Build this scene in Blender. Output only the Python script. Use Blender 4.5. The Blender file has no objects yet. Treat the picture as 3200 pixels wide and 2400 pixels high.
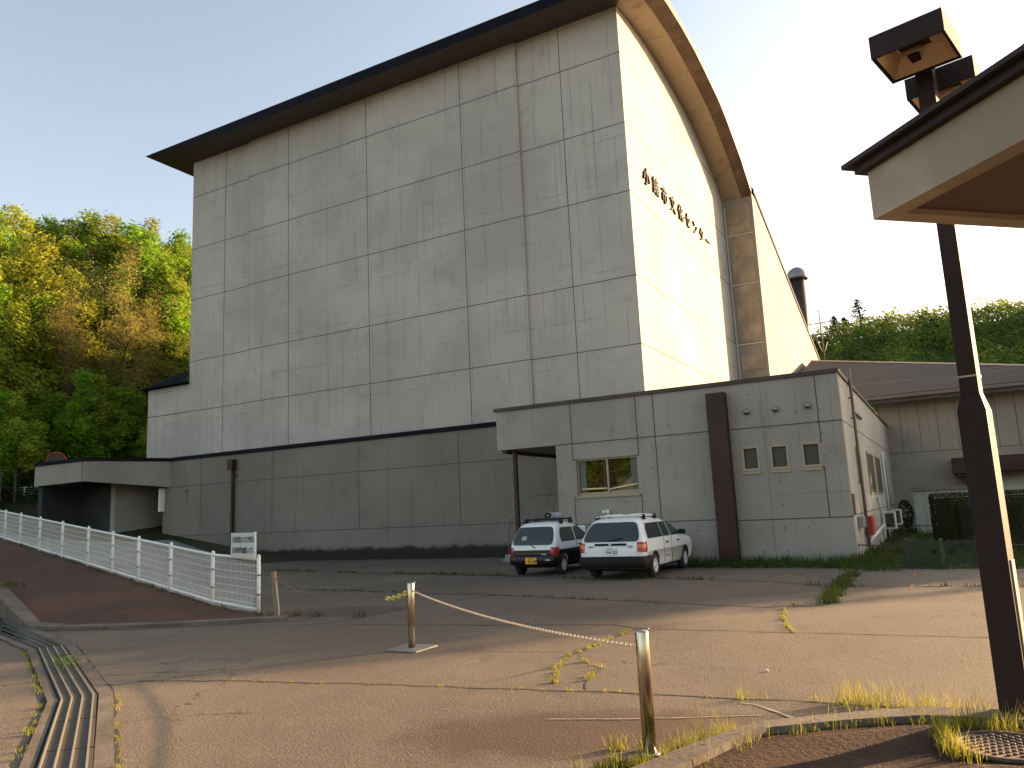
import bpy, bmesh, math, random
from mathutils import Vector, Matrix
random.seed(7)
R = math.radians
scene = bpy.context.scene
C = scene.collection

# ------------------------------------------------------------------ camera, sky, sun, exposure
yaw, pitch, roll = .498912510, .163567456, -.0471985976
fw = Vector((-math.sin(yaw)*math.cos(pitch), math.cos(yaw)*math.cos(pitch), math.sin(pitch)))
rt = Vector((math.cos(yaw), math.sin(yaw), 0)); up = rt.cross(fw)
c_, s_ = math.cos(roll), math.sin(roll)
rt2 = c_*rt + s_*up; up2 = -s_*rt + c_*up
cam = bpy.data.cameras.new('camera'); cam.sensor_width = 36; cam.lens = 2421/3200*36; cam.clip_start = .05; cam.clip_end = 3000
cam_o = bpy.data.objects.new('camera', cam); C.objects.link(cam_o)
cam_o.matrix_world = Matrix(((rt2.x, up2.x, -fw.x, 0), (rt2.y, up2.y, -fw.y, 0), (rt2.z, up2.z, -fw.z, 1.7), (0, 0, 0, 1)))
scene.camera = cam_o

SUN_EL, SUN_AZ = R(12.6), math.atan2(.593, .805)
sun_dir = Vector((math.sin(SUN_AZ)*math.cos(SUN_EL), math.cos(SUN_AZ)*math.cos(SUN_EL), math.sin(SUN_EL)))
world = bpy.data.worlds.new("World"); scene.world = world; world.use_nodes = True
wn = world.node_tree.nodes; wl = world.node_tree.links
sky = wn.new('ShaderNodeTexSky'); sky.sky_type = 'NISHITA'; sky.sun_disc = False
sky.sun_elevation = SUN_EL; sky.sun_rotation = SUN_AZ; sky.altitude = 600; sky.air_density = 1.0; sky.dust_density = 3.0; sky.ozone_density = 1.0
bg = wn['Background']; bg.inputs['Strength'].default_value = .109
tint = wn.new('ShaderNodeMix'); tint.data_type = 'RGBA'; tint.blend_type = 'MULTIPLY'; tint.inputs[0].default_value = 1; tint.inputs[7].default_value = (1.02, .93, .84, 1)
hs_ = wn.new('ShaderNodeHueSaturation'); hs_.inputs['Saturation'].default_value = .80; wl.new(sky.outputs[0], hs_.inputs['Color']); wl.new(hs_.outputs[0], tint.inputs[6]); wl.new(tint.outputs[2], bg.inputs[0])
sl = bpy.data.lights.new('sun', 'SUN'); sl.energy = 5.0; sl.angle = R(.6); sl.color = (1, .65, .35)
so = bpy.data.objects.new('sun', sl); C.objects.link(so); so.rotation_euler = sun_dir.to_track_quat('Z', 'Y').to_euler(); so.location = (30, 40, 40)
scene.view_settings.view_transform = 'Standard'; scene.view_settings.look = 'None'; scene.view_settings.gamma = 1
scene.view_settings.exposure = 2.0
scene.cycles.max_bounces = 6

# ------------------------------------------------------------------ helpers
class MB:
    def __init__(self): self.v = []; self.f = []; self.m = []; self.sm = []
    def face(self, pts, m=0, s=False):
        i = len(self.v); self.v += [tuple(p) for p in pts]; self.f.append(list(range(i, i+len(pts)))); self.m.append(m); self.sm.append(s)
    def box(self, x0, x1, y0, y1, z0, z1, m=0):
        p = [(x, y, z) for z in (z0, z1) for x, y in ((x0, y0), (x1, y0), (x1, y1), (x0, y1))]; self.hexa(p, m); return self
    def hexa(self, p, m=0):     # 8 corners: bottom ring then top ring (ccw from above)
        i = len(self.v); self.v += [tuple(q) for q in p]
        for f in ((3, 2, 1, 0), (4, 5, 6, 7), (0, 1, 5, 4), (1, 2, 6, 5), (2, 3, 7, 6), (3, 0, 4, 7)):
            self.f.append([i+k for k in f]); self.m.append(m); self.sm.append(False)
    def bar(self, a, b, w, h, m=0, upv=(0, 0, 1)):   # rectangular bar from a to b
        a, b = Vector(a), Vector(b); d = (b-a).normalized(); u = Vector(upv)
        if abs(d.dot(u)) > .99: u = Vector((1, 0, 0))
        s = d.cross(u).normalized(); u = s.cross(d)
        q = lambda p: [p - s*w/2 - u*h/2, p + s*w/2 - u*h/2, p + s*w/2 + u*h/2, p - s*w/2 + u*h/2]
        A, B = q(a), q(b); i = len(self.v); self.v += [tuple(t) for t in A+B]
        for f in ((0, 1, 2, 3), (7, 6, 5, 4), (0, 4, 5, 1), (1, 5, 6, 2), (2, 6, 7, 3), (3, 7, 4, 0)):
            self.f.append([i+k for k in f]); self.m.append(m); self.sm.append(False)
    def tube(self, pts, r, n=8, m=0, cap=True, smooth=True):
        pts = [Vector(p) for p in pts]; rs = r if isinstance(r, (list, tuple)) else [r]*len(pts)
        i0 = len(self.v); up_ = Vector((0, 0, 1)); d0 = (pts[1]-pts[0]).normalized()
        if abs(d0.z) > .9: up_ = Vector((1, 0, 0))
        for k, p in enumerate(pts):
            d = (pts[min(k+1, len(pts)-1)] - pts[max(k-1, 0)]).normalized()
            s = d.cross(up_).normalized(); u = s.cross(d)
            for j in range(n):
                a = 2*math.pi*j/n; self.v.append(tuple(p + (s*math.cos(a) + u*math.sin(a))*rs[k]))
        for k in range(len(pts)-1):
            for j in range(n):
                a = i0+k*n+j; b = i0+k*n+(j+1) % n
                self.f.append([a, b, b+n, a+n]); self.m.append(m); self.sm.append(smooth)
        if cap:
            self.f.append([i0+j for j in range(n)][::-1]); self.m.append(m); self.sm.append(False)
            e = i0+(len(pts)-1)*n; self.f.append([e+j for j in range(n)]); self.m.append(m); self.sm.append(False)
    def prism(self, poly, d, m=0):   # planar polygon (3-D points) extruded by vector d
        d = Vector(d); a = [Vector(p) for p in poly]; n = len(a); i = len(self.v)
        self.v += [tuple(p) for p in a] + [tuple(p+d) for p in a]
        self.f.append([i+k for k in range(n)][::-1]); self.f.append([i+n+k for k in range(n)])
        for k in range(n): self.f.append([i+k, i+(k+1) % n, i+n+(k+1) % n, i+n+k])
        self.m += [m]*(n+2); self.sm += [False]*(n+2)
    def lathe(self, c, prof, n=16, m=0, caps=True):  # profile (r, z) about vertical axis at c
        i0 = len(self.v)
        for r, z in prof:
            for j in range(n):
                a = 2*math.pi*j/n; self.v.append((c[0]+r*math.cos(a), c[1]+r*math.sin(a), c[2]+z))
        for k in range(len(prof)-1):
            for j in range(n):
                a = i0+k*n+j; b = i0+k*n+(j+1) % n
                self.f.append([a, b, b+n, a+n]); self.m.append(m); self.sm.append(True)
        for e, rev in ((0, True), (len(prof)-1, False)) if caps else ():
            q = [i0+e*n+j for j in range(n)]; self.f.append(q[::-1] if rev else q); self.m.append(m); self.sm.append(False)
    def build(self, name, mats, parent=None, local=False, fix=True, weld=False):
        off = Vector((0, 0, 0))
        if parent is not None and not local: off = parent.get('_o', None) and Vector(parent['_o']) or Vector((0, 0, 0))
        me = bpy.data.meshes.new(name)
        me.from_pydata([tuple(Vector(v)-off) for v in self.v], [], self.f)
        for mt in (mats if isinstance(mats, (list, tuple)) else [mats]): me.materials.append(mt)
        me.polygons.foreach_set('material_index', self.m); me.polygons.foreach_set('use_smooth', self.sm)
        if fix:
            bm = bmesh.new(); bm.from_mesh(me)
            if weld: bmesh.ops.remove_doubles(bm, verts=bm.verts, dist=.0005)
            bmesh.ops.recalc_face_normals(bm, faces=bm.faces); bm.to_mesh(me); bm.free()
        me.update()
        o = bpy.data.objects.new(name, me); C.objects.link(o)
        if parent is not None: o.parent = parent
        return o
def tag(o, label=None, cat=None, group=None, kind=None):
    if label: o['label'] = label
    if cat: o['category'] = cat
    if group: o['group'] = group
    if kind: o['kind'] = kind
    return o
def thing(name, loc, label, cat, group=None, rz=0):
    o = bpy.data.objects.new(name, None); C.objects.link(o); o.location = loc; o.rotation_euler = (0, 0, rz); o.empty_display_size = .1
    o['_o'] = list(loc)
    return tag(o, label, cat, group)
def sub(o, p):   # mark o as origin-carrier for its own children (mesh parents sit at parent's origin)
    o['_o'] = list(p.get('_o', (0, 0, 0))); return o
def struct(name, mb, m, fix=True): return tag(mb.build(name, m, fix=fix), kind='structure')
def copy_tree(o, parent=None):
    c = o.copy(); C.objects.link(c)
    if parent is not None: c.parent = parent
    for ch in list(o.children): copy_tree(ch, c)
    return c
def text_mesh(s, size=1.0, extrude=.01, align='CENTER', sx=1.0, bold=0.0):
    cu = bpy.data.curves.new('txt', 'FONT'); cu.body = s; cu.size = size; cu.extrude = extrude; cu.align_x = align; cu.align_y = 'CENTER'; cu.resolution_u = 3; cu.offset = bold
    o = bpy.data.objects.new('txt', cu); C.objects.link(o)
    dg = bpy.context.evaluated_depsgraph_get(); me = bpy.data.meshes.new_from_object(o.evaluated_get(dg))
    bpy.data.objects.remove(o); bpy.data.curves.remove(cu)
    me.transform(Matrix.Scale(sx, 4, (1, 0, 0)))
    return me
def text_obj(name, s, m, origin, xdir, ydir, parent=None, **k):
    me = text_mesh(s, **k); x = Vector(xdir).normalized(); y = Vector(ydir).normalized(); z = x.cross(y); o0 = Vector(origin)
    off = Vector(parent.get('_o', (0, 0, 0))) if parent is not None and not k.get('local') else Vector((0, 0, 0))
    o0 = o0 - off
    me.transform(Matrix(((x.x, y.x, z.x, o0.x), (x.y, y.y, z.y, o0.y), (x.z, y.z, z.z, o0.z), (0, 0, 0, 1))))
    me.materials.clear(); me.materials.append(m); me.name = name
    o = bpy.data.objects.new(name, me); C.objects.link(o)
    if parent is not None: o.parent = parent
    return o

# ------------------------------------------------------------------ materials
def mat(name, col=(.5, .5, .5), rough=.6, metal=0, spec=.5):
    m = bpy.data.materials.new(name); m.use_nodes = True; b = m.node_tree.nodes['Principled BSDF']
    b.inputs['Base Color'].default_value = (*col, 1); b.inputs['Roughness'].default_value = rough; b.inputs['Metallic'].default_value = metal
    b.inputs['Specular IOR Level'].default_value = spec
    return m
class NT:
    def __init__(self, m): self.t = m.node_tree; self.n = self.t.nodes; self.l = self.t.links; self.b = self.n['Principled BSDF']; self.pos = self.n.new('ShaderNodeNewGeometry').outputs['Position']
    def _in(self, node, i, v):
        if v is None: return
        if isinstance(v, (int, float)): node.inputs[i].default_value = v
        elif isinstance(v, tuple): node.inputs[i].default_value = v if len(v) != 3 or node.inputs[i].type == 'VECTOR' else (*v, 1)
        else: self.l.new(v, node.inputs[i])
    def math(self, op, a, b=None, c=None, clamp=False):
        n = self.n.new('ShaderNodeMath'); n.operation = op; n.use_clamp = clamp
        self._in(n, 0, a); self._in(n, 1, b); self._in(n, 2, c); return n.outputs[0]
    def noise(self, scale, detail=3, rough=.55, vec=None, sv=None, dist=0):
        v = vec or self.pos
        if sv:
            mp = self.n.new('ShaderNodeMapping'); mp.inputs['Scale'].default_value = sv; self.l.new(v, mp.inputs[0]); v = mp.outputs[0]
        n = self.n.new('ShaderNodeTexNoise'); n.inputs['Scale'].default_value = scale; n.inputs['Detail'].default_value = detail; n.inputs['Roughness'].default_value = rough; n.inputs['Distortion'].default_value = dist
        self.l.new(v, n.inputs['Vector']); return n.outputs['Fac']
    def vor(self, scale, feature='F1', vec=None, out='Distance'):
        n = self.n.new('ShaderNodeTexVoronoi'); n.inputs['Scale'].default_value = scale; n.feature = feature; self.l.new(vec or self.pos, n.inputs['Vector']); return n.outputs[out]
    def ramp(self, f, a, b, lo=0., hi=1.):   # smooth map range clamped
        n = self.n.new('ShaderNodeMapRange'); n.interpolation_type = 'SMOOTHSTEP'; self._in(n, 0, f); self._in(n, 1, a); self._in(n, 2, b); self._in(n, 3, lo); self._in(n, 4, hi); return n.outputs[0]
    def mix(self, f, a, b, mode='MIX'):
        n = self.n.new('ShaderNodeMix'); n.data_type = 'RGBA'; n.blend_type = mode; self._in(n, 0, f); self._in(n, 6, a); self._in(n, 7, b); return n.outputs[2]
    def sep(self, v=None):
        n = self.n.new('ShaderNodeSeparateXYZ'); self.l.new(v or self.pos, n.inputs[0]); return n.outputs
    def comb(self, x, y, z):
        n = self.n.new('ShaderNodeCombineXYZ'); self._in(n, 0, x); self._in(n, 1, y); self._in(n, 2, z); return n.outputs[0]
    def bump(self, h, s=.3, d=.02):
        n = self.n.new('ShaderNodeBump'); n.inputs['Strength'].default_value = s; n.inputs['Distance'].default_value = d; self.l.new(h, n.inputs['Height']); self.l.new(n.outputs[0], self.b.inputs['Normal'])
    def col(self, c): self.l.new(c, self.b.inputs['Base Color'])
    def rough(self, r): self.l.new(r, self.b.inputs['Roughness'])

def concrete(name, base, hole=1.0, form=1.0, streak=1.0, moss=None, blotch=1.0):
    m = mat(name, base, .82, spec=.25); t = NT(m); x, y, z = t.sep()
    u = t.math('ADD', x, y); fv = t.comb(u, 0., z)
    dark = tuple(c*.70 for c in base); light = tuple(min(1, c*1.10) for c in base)
    c = t.mix(t.ramp(t.noise(.22, 4, .6), .35, .68), dark if blotch > 1.2 else tuple(k*.86 for k in base), light)
    c = t.mix(t.math('MULTIPLY', t.ramp(t.noise(1.1, 5, .65), .52, .75), .38*blotch), c, tuple(k*.62 for k in base))
    st = t.noise(1.0, 4, .6, fv, (3.2, 1, .16))
    c = t.mix(t.math('MULTIPLY', t.ramp(st, .55, .78), .42*streak), c, tuple(k*.55 for k in base))
    c = t.mix(t.math('MULTIPLY', t.ramp(t.noise(1.0, 3, .6, fv, (2.2, 1, .10)), .58, .8), .22*streak), c, light)
    c = t.mix(t.math('MULTIPLY', t.noise(14, 3, .7), .14), c, tuple(k*.5 for k in base))
    hs = t.noise(1.0, 5, .7, fv, (5.5, 1, .22)); hm_ = t.ramp(t.noise(.35, 3, .6), .42, .62)
    c = t.mix(t.math('MULTIPLY', t.math('MULTIPLY', t.ramp(hs, .54, .70), hm_), .34*streak), c, tuple(k*.5 for k in base))
    sm_ = t.noise(1.0, 4, .7, fv, (.5, 1, 1.6)); c = t.mix(t.math('MULTIPLY', t.ramp(sm_, .60, .72), .30*blotch), c, tuple(k*.58 for k in base))
    # formwork board lines
    fu = t.math('ABSOLUTE', t.math('SUBTRACT', t.math('FRACT', t.math('DIVIDE', u, .9)), .5))
    lv = t.ramp(fu, .482, .494); lm = t.ramp(t.noise(.8, 3, .7, fv, (1.3, 1, .45)), .43, .58)
    c = t.mix(t.math('MULTIPLY', t.math('MULTIPLY', lv, lm), .66*form), c, tuple(k*.40 for k in base))
    fz = t.math('ABSOLUTE', t.math('SUBTRACT', t.math('FRACT', t.math('DIVIDE', z, 1.83)), .5))
    lh = t.ramp(fz, .488, .497); lm2 = t.ramp(t.noise(.7, 3, .7, fv, (.6, 1, 1.3)), .46, .60)
    c = t.mix(t.math('MULTIPLY', t.math('MULTIPLY', lh, lm2), .55*form), c, tuple(k*.42 for k in base))
    if hole > 0:
        hu = t.math('SUBTRACT', t.math('FRACT', t.math('DIVIDE', u, .6)), .5); hz = t.math('SUBTRACT', t.math('FRACT', t.math('DIVIDE', z, .62)), .5)
        d = t.math('SQRT', t.math('ADD', t.math('MULTIPLY', hu, hu), t.math('MULTIPLY', hz, hz)))
        hm = t.ramp(t.noise(.9, 2, .5), .46, .60)
        c = t.mix(t.math('MULTIPLY', t.math('MULTIPLY', t.ramp(d, .035, .06, 1., 0.), hm), .62*hole), c, (.07, .068, .06))
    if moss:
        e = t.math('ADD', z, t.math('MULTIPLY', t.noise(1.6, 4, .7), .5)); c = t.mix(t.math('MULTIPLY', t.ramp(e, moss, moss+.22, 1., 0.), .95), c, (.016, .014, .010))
    t.col(c); t.bump(t.noise(9, 4, .6), .12, .02)
    return m
M = {}
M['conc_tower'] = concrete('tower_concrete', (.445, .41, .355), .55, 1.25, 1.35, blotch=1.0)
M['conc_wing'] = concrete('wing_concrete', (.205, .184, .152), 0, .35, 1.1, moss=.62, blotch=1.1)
M['conc_annex'] = concrete('annex_concrete', (.315, .285, .24), 1.0, .7, 1.0, blotch=1.0)
M['conc_annex_side'] = concrete('annex_side_concrete', (.42, .385, .33), .5, .5, 1.6)
M['conc_hall'] = concrete('hall_concrete', (.31, .28, .23), .5, 1.0, 1.4)
M['conc_plain'] = concrete('plain_concrete', (.29, .265, .22), 0, 0, .7)
M['joint'] = mat('joint_sealant', (.075, .07, .06), .9)
M['joint_pale'] = mat('pale_joint', (.55, .53, .48), .9)
def roofmetal(name, col, rough, spec=.3):
    m = mat(name, col, rough, .0, spec); t = NT(m)
    c = t.mix(t.ramp(t.noise(.9, 4, .6), .4, .7), tuple(k*.8 for k in col), tuple(k*1.25 for k in col)); t.col(c); return m
M['roof_dark'] = roofmetal('dark_roof_metal', (.008, .008, .013), .75, .1)
M['fascia_brown'] = roofmetal('brown_metal', (.06, .042, .034), .5)
M['gable_edge'] = roofmetal('gable_edge_metal', (.15, .105, .075), .6)
M['gable_trim'] = roofmetal('gable_trim_metal', (.09, .065, .05), .6)
M['maroon'] = roofmetal('maroon_paint', (.045, .017, .014), .55)
def soffit():
    m = mat('soffit_boards', (.10, .13, .10), .7); t = NT(m); x, y, z = t.sep()
    w = t.math('ABSOLUTE', t.math('SUBTRACT', t.math('FRACT', t.math('DIVIDE', t.math('ADD', x, t.math('MULTIPLY', y, 0.)), .22)), .5))
    w2 = t.math('ABSOLUTE', t.math('SUBTRACT', t.math('FRACT', t.math('DIVIDE', y, .22)), .5))
    k = t.math('MAXIMUM', t.ramp(w, .40, .48), 0.)
    t.col(t.mix(t.math('MULTIPLY', k, .55), (.085, .066, .052), (.035, .027, .022))); return m
M['soffit'] = soffit()
def soffit2():
    m = mat('gable_soffit_boards', (.30, .235, .155), .7); t = NT(m); x, y, z = t.sep()
    w2 = t.math('ABSOLUTE', t.math('SUBTRACT', t.math('FRACT', t.math('DIVIDE', y, .2)), .5))
    c = t.mix(t.math('MULTIPLY', t.ramp(w2, .40, .48), .35), (.36, .29, .20), (.2, .15, .1))
    t.col(t.mix(t.ramp(t.noise(1.2, 3), .5, .75), c, (.24, .18, .12))); return m
M['soffit_warm'] = soffit2()
def slats():
    m = mat('hall_roof_metal', (.16, .145, .13), .9, 0, .1); t = NT(m); x, y, z = t.sep()
    w = t.math('FRACT', t.math('DIVIDE', y, .36)); k = t.ramp(w, .84, .97)
    sm = t.ramp(t.noise(1., 4, .65, None, (.25, 3., 3.)), .5, .72)
    c = t.mix(t.math('MULTIPLY', sm, .7), (.088, .080, .070), (.17, .16, .145)); c = t.mix(t.math('MULTIPLY', k, .6), c, (.06, .055, .05)); t.col(c); return m
M['hall_roof'] = slats()

def asphalt():
    m = mat('asphalt', (.16, .15, .14), .88, spec=.3); t = NT(m)
    c = t.mix(t.ramp(t.noise(.16, 5, .62, dist=.6), .36, .66), (.122, .097, .069), (.184, .149, .108))
    c = t.mix(t.math('MULTIPLY', t.ramp(t.noise(.55, 5, .7, dist=1.), .54, .72), .55), c, (.098, .078, .060))
    c = t.mix(t.math('MULTIPLY', t.ramp(t.noise(2.6, 4, .7), .55, .75), .35), c, (.22, .185, .15))
    c = t.mix(t.math('MULTIPLY', t.ramp(t.noise(32, 3, .8), .50, .63), .65), c, (.07, .062, .055))
    c = t.mix(t.math('MULTIPLY', t.ramp(t.vor(46), .16, .34, 1., 0.), t.ramp(t.noise(20, 2, .6), .48, .6, 0., .75)), c, (.33, .29, .24))
    ce = t.vor(.42, 'DISTANCE_TO_EDGE', t.comb(*[t.math('ADD', q, t.math('MULTIPLY', t.noise(1.7, 4, .7), .9)) for q in t.sep()]))
    c = t.mix(t.math('MULTIPLY', t.ramp(ce, .004, .013, 1., 0.), t.ramp(t.noise(.3, 2, .5), .5, .6, 0., .75)), c, (.045, .04, .035))
    vc = t.sep(t.vor(.11, 'F1', t.comb(*[t.math('ADD', q, t.math('MULTIPLY', t.noise(.5, 2, .5), 3.)) for q in t.sep()]), 'Color'))[0]
    c = t.mix(t.ramp(vc, 0., 1., 0., .38), c, (.085, .066, .050))
    X, Y, Z = t.sep()
    for cx, cy, a, b, k, cc in ((-2.7, 5.75, 1.5, .75, .75, (.070, .040, .026)), (-1.1, 6.75, .8, .3, .55, (.062, .048, .036)), (-10.2, 11.6, 1.6, 1.0, .6, (.05, .036, .03))):
        dx = t.math('SUBTRACT', X, cx); dy = t.math('SUBTRACT', Y, cy)
        u = t.math('ADD', t.math('MULTIPLY', dx, .9/a), t.math('MULTIPLY', dy, .43/a)); v = t.math('ADD', t.math('MULTIPLY', dx, -.43/b), t.math('MULTIPLY', dy, .9/b))
        d = t.math('ADD', t.math('SQRT', t.math('ADD', t.math('MULTIPLY', u, u), t.math('MULTIPLY', v, v))), t.math('MULTIPLY', t.noise(2.2, 5, .7), 1.0))
        c = t.mix(t.math('MULTIPLY', t.ramp(d, 1.05, 1.6, 1., 0.), k), c, cc)
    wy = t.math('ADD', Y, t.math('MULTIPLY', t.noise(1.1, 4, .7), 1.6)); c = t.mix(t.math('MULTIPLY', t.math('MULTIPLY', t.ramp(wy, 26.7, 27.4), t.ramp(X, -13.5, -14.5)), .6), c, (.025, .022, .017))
    t.col(c); t.bump(t.math('ADD', t.noise(42, 3, .75), t.math('MULTIPLY', t.noise(5, 3, .6), .6)), .55, .025)
    return m
M['asphalt'] = asphalt()
def simple_noise(name, a, b, scale, rough=.9, fine=30, bump=.3):
    m = mat(name, a, rough, spec=.25); t = NT(m)
    c = t.mix(t.ramp(t.noise(scale, 4, .62), .38, .66), a, b)
    c = t.mix(t.math('MULTIPLY', t.ramp(t.noise(fine, 3, .75), .5, .68), .5), c, tuple(k*.5 for k in a)); t.col(c)
    t.bump(t.noise(fine, 3, .7), bump, .02); return m
M['red_path'] = simple_noise('red_path_paving', (.080, .040, .026), (.112, .058, .039), .5)
M['dark_patch'] = simple_noise('old_asphalt_patch', (.085, .058, .045), (.13, .10, .08), .8, fine=45)
M['soil'] = simple_noise('planting_soil', (.036, .016, .009), (.056, .027, .016), 2.5, fine=26, bump=1.0)
M['ramp_conc'] = simple_noise('ramp_concrete', (.21, .20, .18), (.30, .285, .255), .35, fine=18)
M['kerb'] = simple_noise('kerb_concrete', (.115, .095, .075), (.17, .145, .12), 1.6, fine=24)
M['hill_soil'] = simple_noise('hill_soil', (.02, .022, .008), (.045, .04, .02), .3, fine=4)
M['hill_green'] = simple_noise('hill_undergrowth', (.05, .075, .014), (.085, .11, .02), .12, fine=1.5, bump=0)
M['lawn'] = simple_noise('lawn_earth', (.03, .045, .012), (.05, .06, .02), 1.0, fine=12)
M['crack'] = mat('crack_dirt', (.035, .03, .022), .95)
M['chalk'] = simple_noise('worn_line_paint', (.27, .235, .19), (.36, .32, .27), 5, fine=50)
M['orange_line'] = simple_noise('worn_orange_paint', (.42, .13, .03), (.20, .14, .10), 5, fine=30)

def leafmat(name, a, b, tr=.40, seed=0):
    m = mat(name, a, .6, spec=.15); t = NT(m)
    oi = t.n.new('ShaderNodeObjectInfo'); nz = t.ramp(t.noise(.9, 3, .6), .34, .66)
    c = t.mix(nz, a, b); c = t.mix(t.math('MULTIPLY', t.noise(6, 2, .6), .5), c, tuple(k*.55 for k in a))
    hs = t.n.new('ShaderNodeHueSaturation'); t.l.new(c, hs.inputs['Color'])
    t.l.new(t.math('MULTIPLY_ADD', oi.outputs['Random'], .035, .483), hs.inputs['Hue']); t.l.new(t.math('MULTIPLY_ADD', oi.outputs['Random'], .5, .75), hs.inputs['Value'])
    t.col(hs.outputs[0])
    tl = t.n.new('ShaderNodeBsdfTranslucent'); t.l.new(hs.outputs[0], tl.inputs[0]); mx = t.n.new('ShaderNodeMixShader'); mx.inputs[0].default_value = tr
    out = t.n['Material Output']; t.l.new(t.b.outputs[0], mx.inputs[1]); t.l.new(tl.outputs[0], mx.inputs[2]); t.l.new(mx.outputs[0], out.inputs[0])
    return m
M['leaf_green'] = leafmat('leaf_green', (.125, .235, .014), (.255, .37, .022))
M['leaf_olive'] = leafmat('leaf_olive', (.27, .305, .028), (.37, .41, .042))
M['leaf_brown'] = leafmat('leaf_brown', (.28, .255, .06), (.37, .34, .075), .4)
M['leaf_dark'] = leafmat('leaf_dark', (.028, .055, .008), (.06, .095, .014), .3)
M['leaf_far'] = leafmat('leaf_far', (.085, .125, .018), (.20, .22, .03), .45)
M['leaf_far_dark'] = leafmat('leaf_far_dark', (.045, .072, .014), (.075, .10, .018), .3)
M['leaf_far_bright'] = leafmat('leaf_far_bright', (.19, .21, .025), (.30, .30, .04), .5)
M['leaf_hedge'] = leafmat('leaf_hedge', (.036, .045, .009), (.062, .066, .013), .3)
M['needle'] = leafmat('needle', (.020, .030, .014), (.035, .045, .02), .1)
M['grass_sun'] = leafmat('grass_blade', (.27, .28, .035), (.42, .39, .07), .5)
M['grass_green'] = leafmat('grass_green_blade', (.05, .085, .014), (.085, .115, .02), .4)
M['weed'] = leafmat('weed_leaf', (.13, .20, .02), (.20, .27, .03), .4)
M['bark'] = simple_noise('bark', (.10, .07, .042), (.17, .125, .075), 3, fine=14)
M['bark_red'] = simple_noise('pine_bark', (.22, .085, .045), (.30, .13, .07), 3, fine=14)
M['white_paint'] = simple_noise('white_paint', (.74, .725, .66), (.80, .785, .72), 2, .55, 20, .05)
M['sign_white'] = mat('sign_board', (.60, .575, .52), .6)
M['black'] = mat('black_lettering', (.02, .018, .016), .6)
M['bronze'] = mat('bronze_lettering', (.016, .012, .008), .7, 0, .2)
M['steel'] = mat('stainless_steel', (.54, .455, .34), .24, 1.0)
M['galv'] = mat('galvanised_steel', (.27, .265, .25), .5, .6)
M['rust_post'] = simple_noise('weathered_post', (.30, .21, .13), (.22, .15, .09), 6, fine=20)
M['lamp_brown'] = roofmetal('lamp_brown_paint', (.022, .010, .0075), .72)
M['lamp_inner'] = mat('lamp_reflector', (.60, .44, .28), .35, .35)
M['lens'] = mat('lamp_glass', (.25, .2, .15), .1)
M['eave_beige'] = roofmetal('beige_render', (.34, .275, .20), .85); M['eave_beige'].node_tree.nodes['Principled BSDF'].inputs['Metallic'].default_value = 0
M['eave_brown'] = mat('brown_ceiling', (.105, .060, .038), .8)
M['roof_tile'] = roofmetal('eave_metal', (.035, .022, .018), .6)
def glass(name, col, rough=.03):
    m = mat(name, col, rough, 0, .45); m.node_tree.nodes['Principled BSDF'].inputs['IOR'].default_value = 1.45; return m
M['glass'] = mat('window_glass', (.006, .007, .005), .03, 0, .8)
M['glass_grey'] = mat('frosted_glass', (.075, .068, .055), .5, 0, .15)
M['car_glass'] = glass('car_glass', (.042, .052, .05), .08)
M['frame'] = mat('bronze_window_frame', (.31, .25, .165), .5, .3)
M['curtain'] = mat('curtain', (.13, .14, .12), .9)
M['reflection_cream'] = mat('rail_reflection_cream', (.72, .58, .34), .4)  # tone of a sunlit reflection, given to solid bars
M['car_white'] = mat('car_white', (.74, .74, .71), .25, 0, .6)
M['car_black'] = mat('car_black', (.009, .008, .008), .35, 0, .35)
M['plastic'] = mat('black_plastic', (.011, .011, .012), .7, 0, .25)
M['pipe'] = mat('faded_pipe_paint', (.17, .125, .085), .7)
M['hall_gutter'] = mat('hall_gutter_paint', (.14, .125, .105), .7)
M['tyre'] = mat('tyre_rubber', (.018, .018, .018), .85)
M['rim'] = mat('wheel_rim', (.52, .52, .52), .4, .15)
M['red_lens'] = mat('red_lens', (.36, .018, .012), .15, 0, .6)
M['amber_lens'] = mat('amber_lens', (.65, .16, .02), .15, 0, .6)
M['plate_yellow'] = mat('yellow_plate', (.78, .42, .02), .5)
M['plate_white'] = mat('white_plate', (.70, .70, .66), .5)
M['plate_green'] = mat('green_plate_ink', (.03, .10, .06), .5)
M['grey_horn'] = mat('grey_horn', (.28, .28, .32), .5)
M['blue'] = mat('blue_strap', (.02, .20, .45), .5)
M['red_box'] = mat('red_cabinet', (.42, .02, .02), .5)
M['rust'] = simple_noise('rusty_steel', (.075, .040, .026), (.11, .065, .045), 6, fine=20)
M['ac_white'] = mat('unit_casing', (.58, .56, .50), .6)
M['dark'] = mat('dark_recess', (.012, .012, .012), .9)
M['door_blue'] = simple_noise('dock_shutter', (.030, .038, .043), (.040, .048, .053), .6, .7, 10, .1)
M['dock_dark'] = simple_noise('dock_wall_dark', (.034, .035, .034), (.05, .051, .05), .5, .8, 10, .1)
M['shed'] = simple_noise('shed_steel', (.37, .38, .31), (.42, .43, .36), 1, .6, 20, .05)
M['shed_roof'] = simple_noise('shed_roof_steel', (.20, .17, .13), (.25, .22, .17), 1, .6, 20, .05)
M['gate'] = mat('gate_paint', (.016, .018, .010), .6)
M['gate_stile'] = mat('gate_stile_paint', (.040, .050, .020), .6)
M['chain'] = mat('chain_steel', (.55, .47, .34), .5, .1)
M['chain_yellow'] = mat('yellow_chain', (.55, .50, .10), .5)
M['mirror_orange'] = mat('orange_mirror_back', (.52, .10, .03), .5)
M['grate'] = mat('grating_steel', (.10, .092, .075), .6, .2)
M['grate_bar'] = mat('grating_bar', (.62, .55, .42), .35, .7)
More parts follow.
